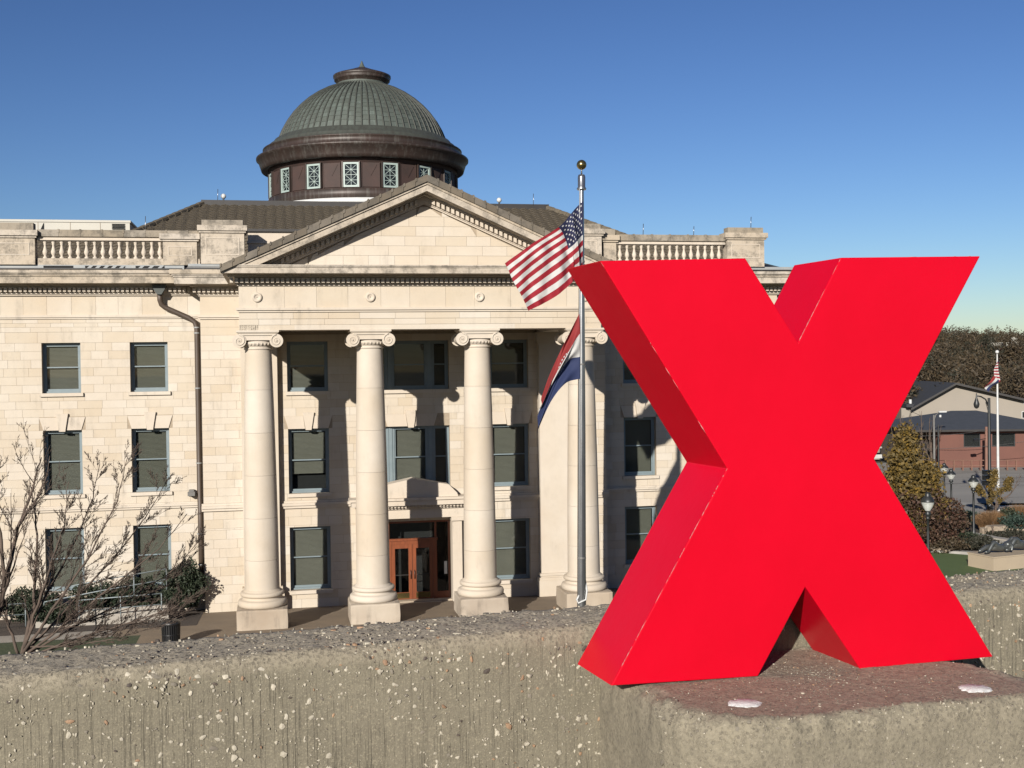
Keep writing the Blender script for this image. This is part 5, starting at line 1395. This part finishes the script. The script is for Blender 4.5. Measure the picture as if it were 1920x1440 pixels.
# house beyond the yellow tree, its porch shows between tree and letter
c = atd(1655, 872, 128); t = thing('house', 'small tan house with a pale porch rail between the red letter and the yellow tree', 'house', (c.x, c.y, 0), .1); K2 = 128/FPX
MB().box(-6, 1.0, 2, 9, -.5, 3.4).build('wall', 'siding', t); MB().box(-6, 1.6, -.2, .1, 3.0, 3.3).box(-6, 1.6, -.2, .1, 1.0, 1.15).box(-6, 1.2, -.2, .3, -.1, .3).build('porch_beam', 'white', t)
for x in (-1.8, -.1): B(x, x+.22, -.15, .08, -.1, 3.0).build('post', 'white', t)
MB().prism([(-7, 3.3), (2.2, 3.3), (-2.4, 5.6)], -.6, 9.5).build('roof', 'dark_roof', t); B(-4, -.6, 1.9, 1.98, .4, 2.6).build('window', 'room', t)
# overhead wires
wr = thing('overhead_wires', 'thin dark overhead wires crossing before the brick building', 'wires')
for (u0, v0, d0), (u1, v1, d1), sag in (((1640, 838, 112), (1960, 822, 108), .5), ((1640, 812, 112), (1850, 806, 108), .4), ((1700, 768, 130), (1960, 838, 115), .6)):
    A_, B_ = atd(u0, v0, d0), atd(u1, v1, d1); MB().tube([A_.lerp(B_, i/10)-V3((0, 0, sag*4*(i/10)*(1-i/10))) for i in range(11)], .022, 4).build('wire', 'iron', wr)
# yellow tree and russet shrubs
def leafy(u, vb, vt, rx, label, mat, n, size, seed, name='tree', trunk='bark', cone=True, cat='tree', group=None, bare=.0, base_f=.12, dxm=0):
    p = at(u, vb); K_ = (p-CAM).dot(fw)/FPX; h = (vb-vt)*K_; r = rx*K_
    t = thing(name, label, cat, (p.x+dxm, p.y, 0), 0, group); rs = np.random.RandomState(seed); r3 = random.Random(seed)
    m = MB().tube([(0, 0, 0), (.05, 0, h*.5), (0, .03, h*.96)], [h*.016, h*.01, .012], 7); m.build('trunk', trunk, t)
    br = MB(); P = []
    nb = 46
    for i in range(nb):
        f = base_f+(1-base_f)*(i+.5)/nb; prof = (1-f)**.75*1.15 if cone else math.sin(PI*min(1, f*1.0))**.6
        a_ = i*2.4+r3.uniform(-.4, .4); L = r*prof*r3.uniform(.55, 1.12); rise = r*.55*prof
        e_ = V3((L*math.cos(a_), L*math.sin(a_), min(h, h*f+rise*.6))); s_ = V3((0, 0, h*f*.86)); br.tube([s_, s_.lerp(e_, .6)+V3((0, 0, -.05)), e_], [.035, .02, .006], 4, caps=False)
        k_ = max(4, int(n/nb*(.35+prof)))
        for _ in range(k_):
            q = s_.lerp(e_, r3.uniform(.30, 1.05)); s2 = r*.17
            P.append(q+V3((r3.gauss(0, s2), r3.gauss(0, s2), r3.gauss(0, s2*.9))))
    br.build('branches', trunk, t, kind='stuff'); P = [q for q in P if q.z > .05]
    leaf_mesh('crown', mat, P, 1, size, t, 'stuff', seed=seed)
    return t
leafy(1700, 1030, 800, 54, 'tall cone-shaped tree with yellow-green autumn leaves right of the red letter', 'leaf_yellow', 15000, .13, 41, name='autumn_tree')
leafy(1738, 1024, 866, 36, 'lower yellow-green autumn tree in front of the tall one, behind the nearest lamp post', 'leaf_yellow', 8000, .12, 42, name='autumn_tree', cone=False)
for i, (u, vb, rx, h, n, mt, lb) in enumerate(((1668, 1020, 2.4, 2.0, 5200, 'leaf_red', 'dark russet shrub hugging the right waist of the red letter'), (1712, 1034, 1.8, 1.75, 5200, 'leaf_red', 'russet-leaved shrub behind the nearest lamp post, left of it'), (1765, 1024, 1.4, 1.4, 4200, 'leaf_red', 'russet-leaved shrub right of the nearest lamp post'), (1690, 1000, 2.0, 2.0, 3500, 'leaf_red', 'tall dark reddish shrub under the yellow tree'),
      (1800, 1022, 1.3, .38, 1500, 'leaf_dark', 'low olive ground shrub by the lawn edge, left of the lone lamp post'), (1802, 995, .6, .62, 900, 'leaf_wood', 'dark bare-looking shrub right of the russet shrubs'),
      (1838, 1031, 1.0, .36, 1500, 'leaf_wood2', 'low olive shrub in front of the pale garden wall'), (1770, 1032, 1.6, .35, 2000, 'leaf_wood', 'low brown ground cover shrub along the lawn edge'),
      (1806, 985, .9, .42, 1500, 'leaf_spruce', 'blue-green spreading juniper left of the lone lamp post'), (1818, 978, .7, .35, 900, 'leaf_spruce', 'small blue-green juniper just behind the lone lamp post'),
      (1920, 1002, 1.4, .58, 2800, 'leaf_spruce', 'blue-green spreading juniper at the right edge of the photo'), (1893, 990, .8, .6, 1400, 'leaf_dark', 'dark green shrub between the two tan grass clumps'),
      (1895, 1010, 1.5, .22, 1600, 'leaf_wood2', 'flat green ground cover right of the pale boulder'))):
    p = at(u, vb); s_ = shrub(p.x, p.y, 0, rx, rx*.8, h, n, mt, lb, name='shrub', size=.10 if mt == 'leaf_red' else .08, seed=60+i)
def grass_clump(u, vb, r, h, n, label, seed):
    p = at(u, vb); t = thing('ornamental_grass', label, 'ornamental grass', (p.x, p.y, 0)); r3 = random.Random(seed); m = MB()
    for i in range(n):
        a_ = r3.uniform(0, 2*PI); q = r*math.sqrt(r3.random()); x, y = q*.55*math.cos(a_), q*.55*math.sin(a_); L = h*r3.uniform(.7, 1.1)*(1-.35*(q/r)**2); k_ = r3.uniform(.5, 1.2)*q/r
        w = .012; ex, ey = x+math.cos(a_)*k_*r*.55, y+math.sin(a_)*k_*r*.55; mx, my = x+(ex-x)*.35, y+(ey-y)*.35
        m.add([(x-w, y, 0), (x+w, y, 0), (mx+w, my, L*.65), (mx-w, my, L*.65), (ex, ey, L)], [(0, 1, 2, 3), (3, 2, 4)])
    m.build('blades', 'leaf_tan', t, kind='stuff')
grass_clump(1859, 996, 1.15, 1.25, 3800, 'round tan clump of ornamental grass behind the pale boulder', 71)
grass_clump(1912, 985, 1.3, 1.3, 3200, 'orange-tan clump of ornamental grass cut by the right edge of the photo', 72)
def boulder(u, vb, sx, sy, sz, label, seed, name='boulder'):
    p = at(u, vb); bm = bmesh.new(); bmesh.ops.create_icosphere(bm, subdivisions=3, radius=1)
    for v in bm.verts:
        n_ = noise.fractal(v.co*1.3+V3((seed, 0, 0)), .6, 2, 4); v.co *= 1+.28*n_; v.co.x = max(-.85, min(.85, v.co.x)); v.co.z = max(-.4, min(.55, v.co.z)); v.co = V3((v.co.x*sx, v.co.y*sy, (v.co.z+.35)*sz))
    me = bpy.data.meshes.new(name); bm.to_mesh(me); bm.free(); me.materials.append(MAT['rock']); o = bpy.data.objects.new(name, me); COL.objects.link(o); o.location = (p.x, p.y, 0)
    tag(o, label, 'boulder')
boulder(1871, 1003, .85, .5, .62, 'long pale buff boulder below the round tan grass clump', 1.3)
boulder(1849, 1001, .42, .35, .42, 'smaller buff boulder touching the left end of the long one', 4.1)
boulder(1918, 1004, .8, .5, .5, 'pale boulder cut by the right edge beside the blue-green juniper', 7.7)
for i, (u, v, s_) in enumerate(((1745, 1034, .28), (1755, 1035, .22), (1765, 1034, .25), (1845, 1010, .25), (1815, 1006, .22), (1832, 1008, .2), (1775, 1036, .2))):
    boulder(u, v, s_, s_*.8, s_*.9, ('small pale edging rock, first from the left along the lawn', 'small pale edging rock, second from the left along the lawn', 'small pale edging rock, third from the left along the lawn', 'small rock just left of the young tree before the boulders', 'small rock just left of the foot of the lone lamp post', 'small rock just right of the foot of the lone lamp post', 'small pale edging rock, fourth from the left along the lawn')[i], 10+i*3)
p = at(1861, 1010); ST = [dict(p=[(0, 0, 0), (.03, 0, .5), (.05, 0, 1.0)], r=.05, n=8)]
branch_tree('sapling', 'short dark dwarf tree in front of the pale boulder', 'tree', (p.x, p.y, 0), ST, 77, twig=.9)
p = at(1866, 965); ST = [dict(p=[(0, 0, 0), (.1, 0, .9), (-.2, .1, 1.9), (-.1, 0, 2.7)], r=.07, n=9), dict(p=[(0, 0, .5), (.8, .2, 1.6), (1.3, .3, 2.3)], r=.045, n=8), dict(p=[(0, 0, .5), (-.9, .1, 1.5), (-1.6, .1, 2.1)], r=.045, n=8)]
branch_tree('young_tree', 'young tree with sparse yellow leaves in front of the traffic signals', 'tree', (p.x, p.y, 0), ST, 78, twig=.7, leaves=('leaf_yellow', 1, .10, .085))
p = at(1905, 962); ST = [dict(p=[(0, 0, 0), (.7, 0, .9), (1.6, .1, 1.4), (2.3, .1, 2.6)], r=.09, n=9)]
branch_tree('bare_tree', 'dark leaning bare tree beside the street at the right edge', 'tree', (p.x-1.8, p.y, 0), ST, 79, twig=.7)
for i, (u, v, h, lb) in enumerate(((1730, 880, 5.6, 'bare grey tree standing left of the brick building'), (1712, 884, 4.6, 'bare grey tree just above the tip of the yellow tree'), (1745, 882, 5.0, 'bare tree beside the thin pole at the brick building corner'), (1690, 886, 6.2, 'dark bare tree beside the small tan house'))):
    p = at(u, v); ST = [dict(p=[(0, 0, 0), (.1, 0, h*.3), (-.1, 0, h*.6), (0, .1, h)], r=.11, n=11), dict(p=[(0, 0, .8), (.8, 0, h*.5), (1.1, 0, h*.85)], r=.07, n=8), dict(p=[(0, 0, .8), (-.8, 0, h*.5), (-1.2, 0, h*.85)], r=.07, n=8)]
    branch_tree('bare_tree', lb, 'tree', (p.x, p.y, 0), ST, 80+i, twig=.8, dens=.75, rscale=1.1)
# bronze sculpture on its plinth: two lounging figures of bent limbs
p = at(1863, 1071); q = at(1990, 1058); pa = math.atan2((q-p).y, (q-p).x)
pt = thing('sculpture_plinth', 'long buff stone plinth on the lawn under the bronze figures', 'plinth', (p.x, p.y, 0), pa)
MB().box(0, 4.4, 0, 1.7, 0, .64).box(-.03, 4.43, -.03, 1.73, .64, .70).build('block', 'buff', pt)
def figure(ox, label, seed, sc=1.0, flip=1):
    t = thing('bronze_figure', label, 'sculpture', (p.x+math.cos(pa)*ox-math.sin(pa)*.8, p.y+math.sin(pa)*ox+math.cos(pa)*.8, .70), pa)
    vs = [(0, 0, .16), (.30, 0, .18), (.58, .02, .36), (.72, .02, .46), (.84, 0, .60), (.35, .14, .55), (.62, .16, .13), (-.30, -.12, .50), (-.62, -.14, .12), (-.80, -.16, .12), (-.42, .12, .28), (-.85, .14, .10), (.50, -.28, .30), (.42, -.32, .10), (.66, .28, .2), (.60, .3, .06)]
    ed = [(0, 1), (1, 2), (2, 3), (3, 4), (0, 7), (7, 8), (8, 9), (0, 10), (10, 11), (2, 12), (12, 13), (2, 14), (14, 15)]
    use = sorted({i for e_ in ed for i in e_}); mp = {u: i for i, u in enumerate(use)}; rad = {0: .17, 1: .15, 2: .17, 3: .07, 4: .13, 7: .10, 8: .07, 9: .06, 10: .11, 11: .07, 12: .06, 13: .05, 14: .06, 15: .05}
    me = bpy.data.meshes.new('body'); me.from_pydata([(flip*vs[u][0]*sc*1.25, vs[u][1]*sc*1.25, vs[u][2]*sc*1.25) for u in use], [(mp[a_], mp[b_]) for a_, b_ in ed], [])
    me.materials.append(MAT['bronze']); o = bpy.data.objects.new('body', me); COL.objects.link(o); o.parent = t
    md = o.modifiers.new('skin', 'SKIN'); md.use_smooth_shade = True
    for u in use: me.skin_vertices[0].data[mp[u]].radius = (rad[u]*sc*1.2,)*2
    me.skin_vertices[0].data[mp[0]].use_root = True
    o.modifiers.new('sub', 'SUBSURF').levels = 2; o.modifiers['sub'].render_levels = 2
figure(1.05, 'dark bronze figure lounging at the left end of the buff plinth', 1)
figure(2.5, 'dark bronze figure with raised legs, cut by the right edge of the photo', 2, 1.15, 1)
# ---- wooded hill
def hillz(x, y):
    d = math.hypot(x-CAM.x, y-CAM.y); a_ = math.degrees(math.atan2(x-CAM.x, y-CAM.y))     # bearing
    s_ = max(0, min(1, (d-185)/240)); s_ = s_*s_*(3-2*s_)
    b_ = 1.0 if a_ < 31 else max(.55, 1-.04*(a_-31)); k_ = max(0, min(1, (a_-17)/9)); k_ = k_*k_*(3-2*k_)
    return -.2+s_*12.0*b_*k_*(1+.12*noise.noise(V3((x/60, y/60, 0))))
m = MB(); nx, ny = 70, 60; X0, X1, Y0, Y1 = 20, 900, 90, 900
for j in range(ny+1):
    for i in range(nx+1):
        x, y = X0+(X1-X0)*i/nx, Y0+(Y1-Y0)*j/ny; m.v.append((x, y, hillz(x, y)))
for j in range(ny):
    for i in range(nx): a_ = j*(nx+1)+i; m.f.append((a_, a_+1, a_+nx+2, a_+nx+1)); m.sm.append(True)
m.build('hillside', 'earth', kind='structure')
rh = np.random.RandomState(12); crowns = {'leaf_wood': [], 'leaf_wood2': [], 'leaf_ochre': []}; tm = MB(); cnt = 0
for i in range(1500):
    b_ = math.radians(rh.uniform(25.5, 41)); d = 188+rh.uniform(0, 1)**.8*270; x, y = CAM.x+d*math.sin(b_), CAM.y+d*math.cos(b_); z = hillz(x, y); bd = math.degrees(b_)
    h = rh.uniform(5.5, 10.5)+(2.5 if 28.5 < bd < 31.3 and rh.uniform() < .35 else 0); r = rh.uniform(1.8, 3.6); q = rh.uniform(); mt = 'leaf_wood' if q < .72 else 'leaf_wood2' if q < .93 else 'leaf_ochre'
    if abs(bd-34.0) < 1.15 and 235 < d < 345: continue
    n = int(rh.uniform(420, 640)); dd = rh.normal(size=(n, 3)); dd /= np.linalg.norm(dd, axis=1)[:, None]; rr = rh.uniform(.2, 1, n)**.5
    P = dd*rr[:, None]*np.array([r, r, h*.42])*(1+.25*np.sin(dd[:, :1]*5+i))+np.array([x, y, z+h*.62]); crowns[mt].append(P)
    tm.tube([(x, y, z-.5), (x, y, z+h*.8)], [.18, .05], 4, caps=False)
wd = thing('hillside_wood', 'brown leafless wood covering the hill behind the buildings at the right', 'wood')
for k_, L in crowns.items(): leaf_mesh('tree_crowns', k_, np.concatenate(L), 1, .25, wd, 'stuff', aspect=2.6, up_bias=.2, seed=5)
tm.build('tree_trunks', 'bark', wd, kind='stuff')
# building high on the hill
c = atd(1884, 660, 330); t = thing('hilltop_building', 'distant red brick building with white trim high on the wooded hill', 'building', (c.x, c.y, c.z-3), .25); K2 = 330/FPX
MB().box(-5.2, 4.8, 0, 8, -1, 5.2).build('wall', 'brick', t); MB().box(-5.5, 5.0, -.5, -.2, 4.6, 5.7).box(2.6, 4.4, -.5, -.1, 5.7, 7.2).build('parapet', 'panel', t)
for x in (-4.3, -2.1, .4, 2.9): B(x, x+1.1, -.12, -.02, 1.2, 3.3).build('window', 'white', t)
p_ = atd(1925, 742, 210); t = thing('brown_house', 'brown house with a grey roof at the right edge below the wood', 'house', (p_.x, p_.y, 0), .3)
MB().box(-3.2, 6, 0, 6, 0, p_.z-1.2).build('wall', 'rusty', t); MB().prism([(-4, p_.z-1.2), (7, p_.z-1.2), (5, p_.z+.9), (-1.5, p_.z+.9)], -1, 7).build('roof', 'slate', t)
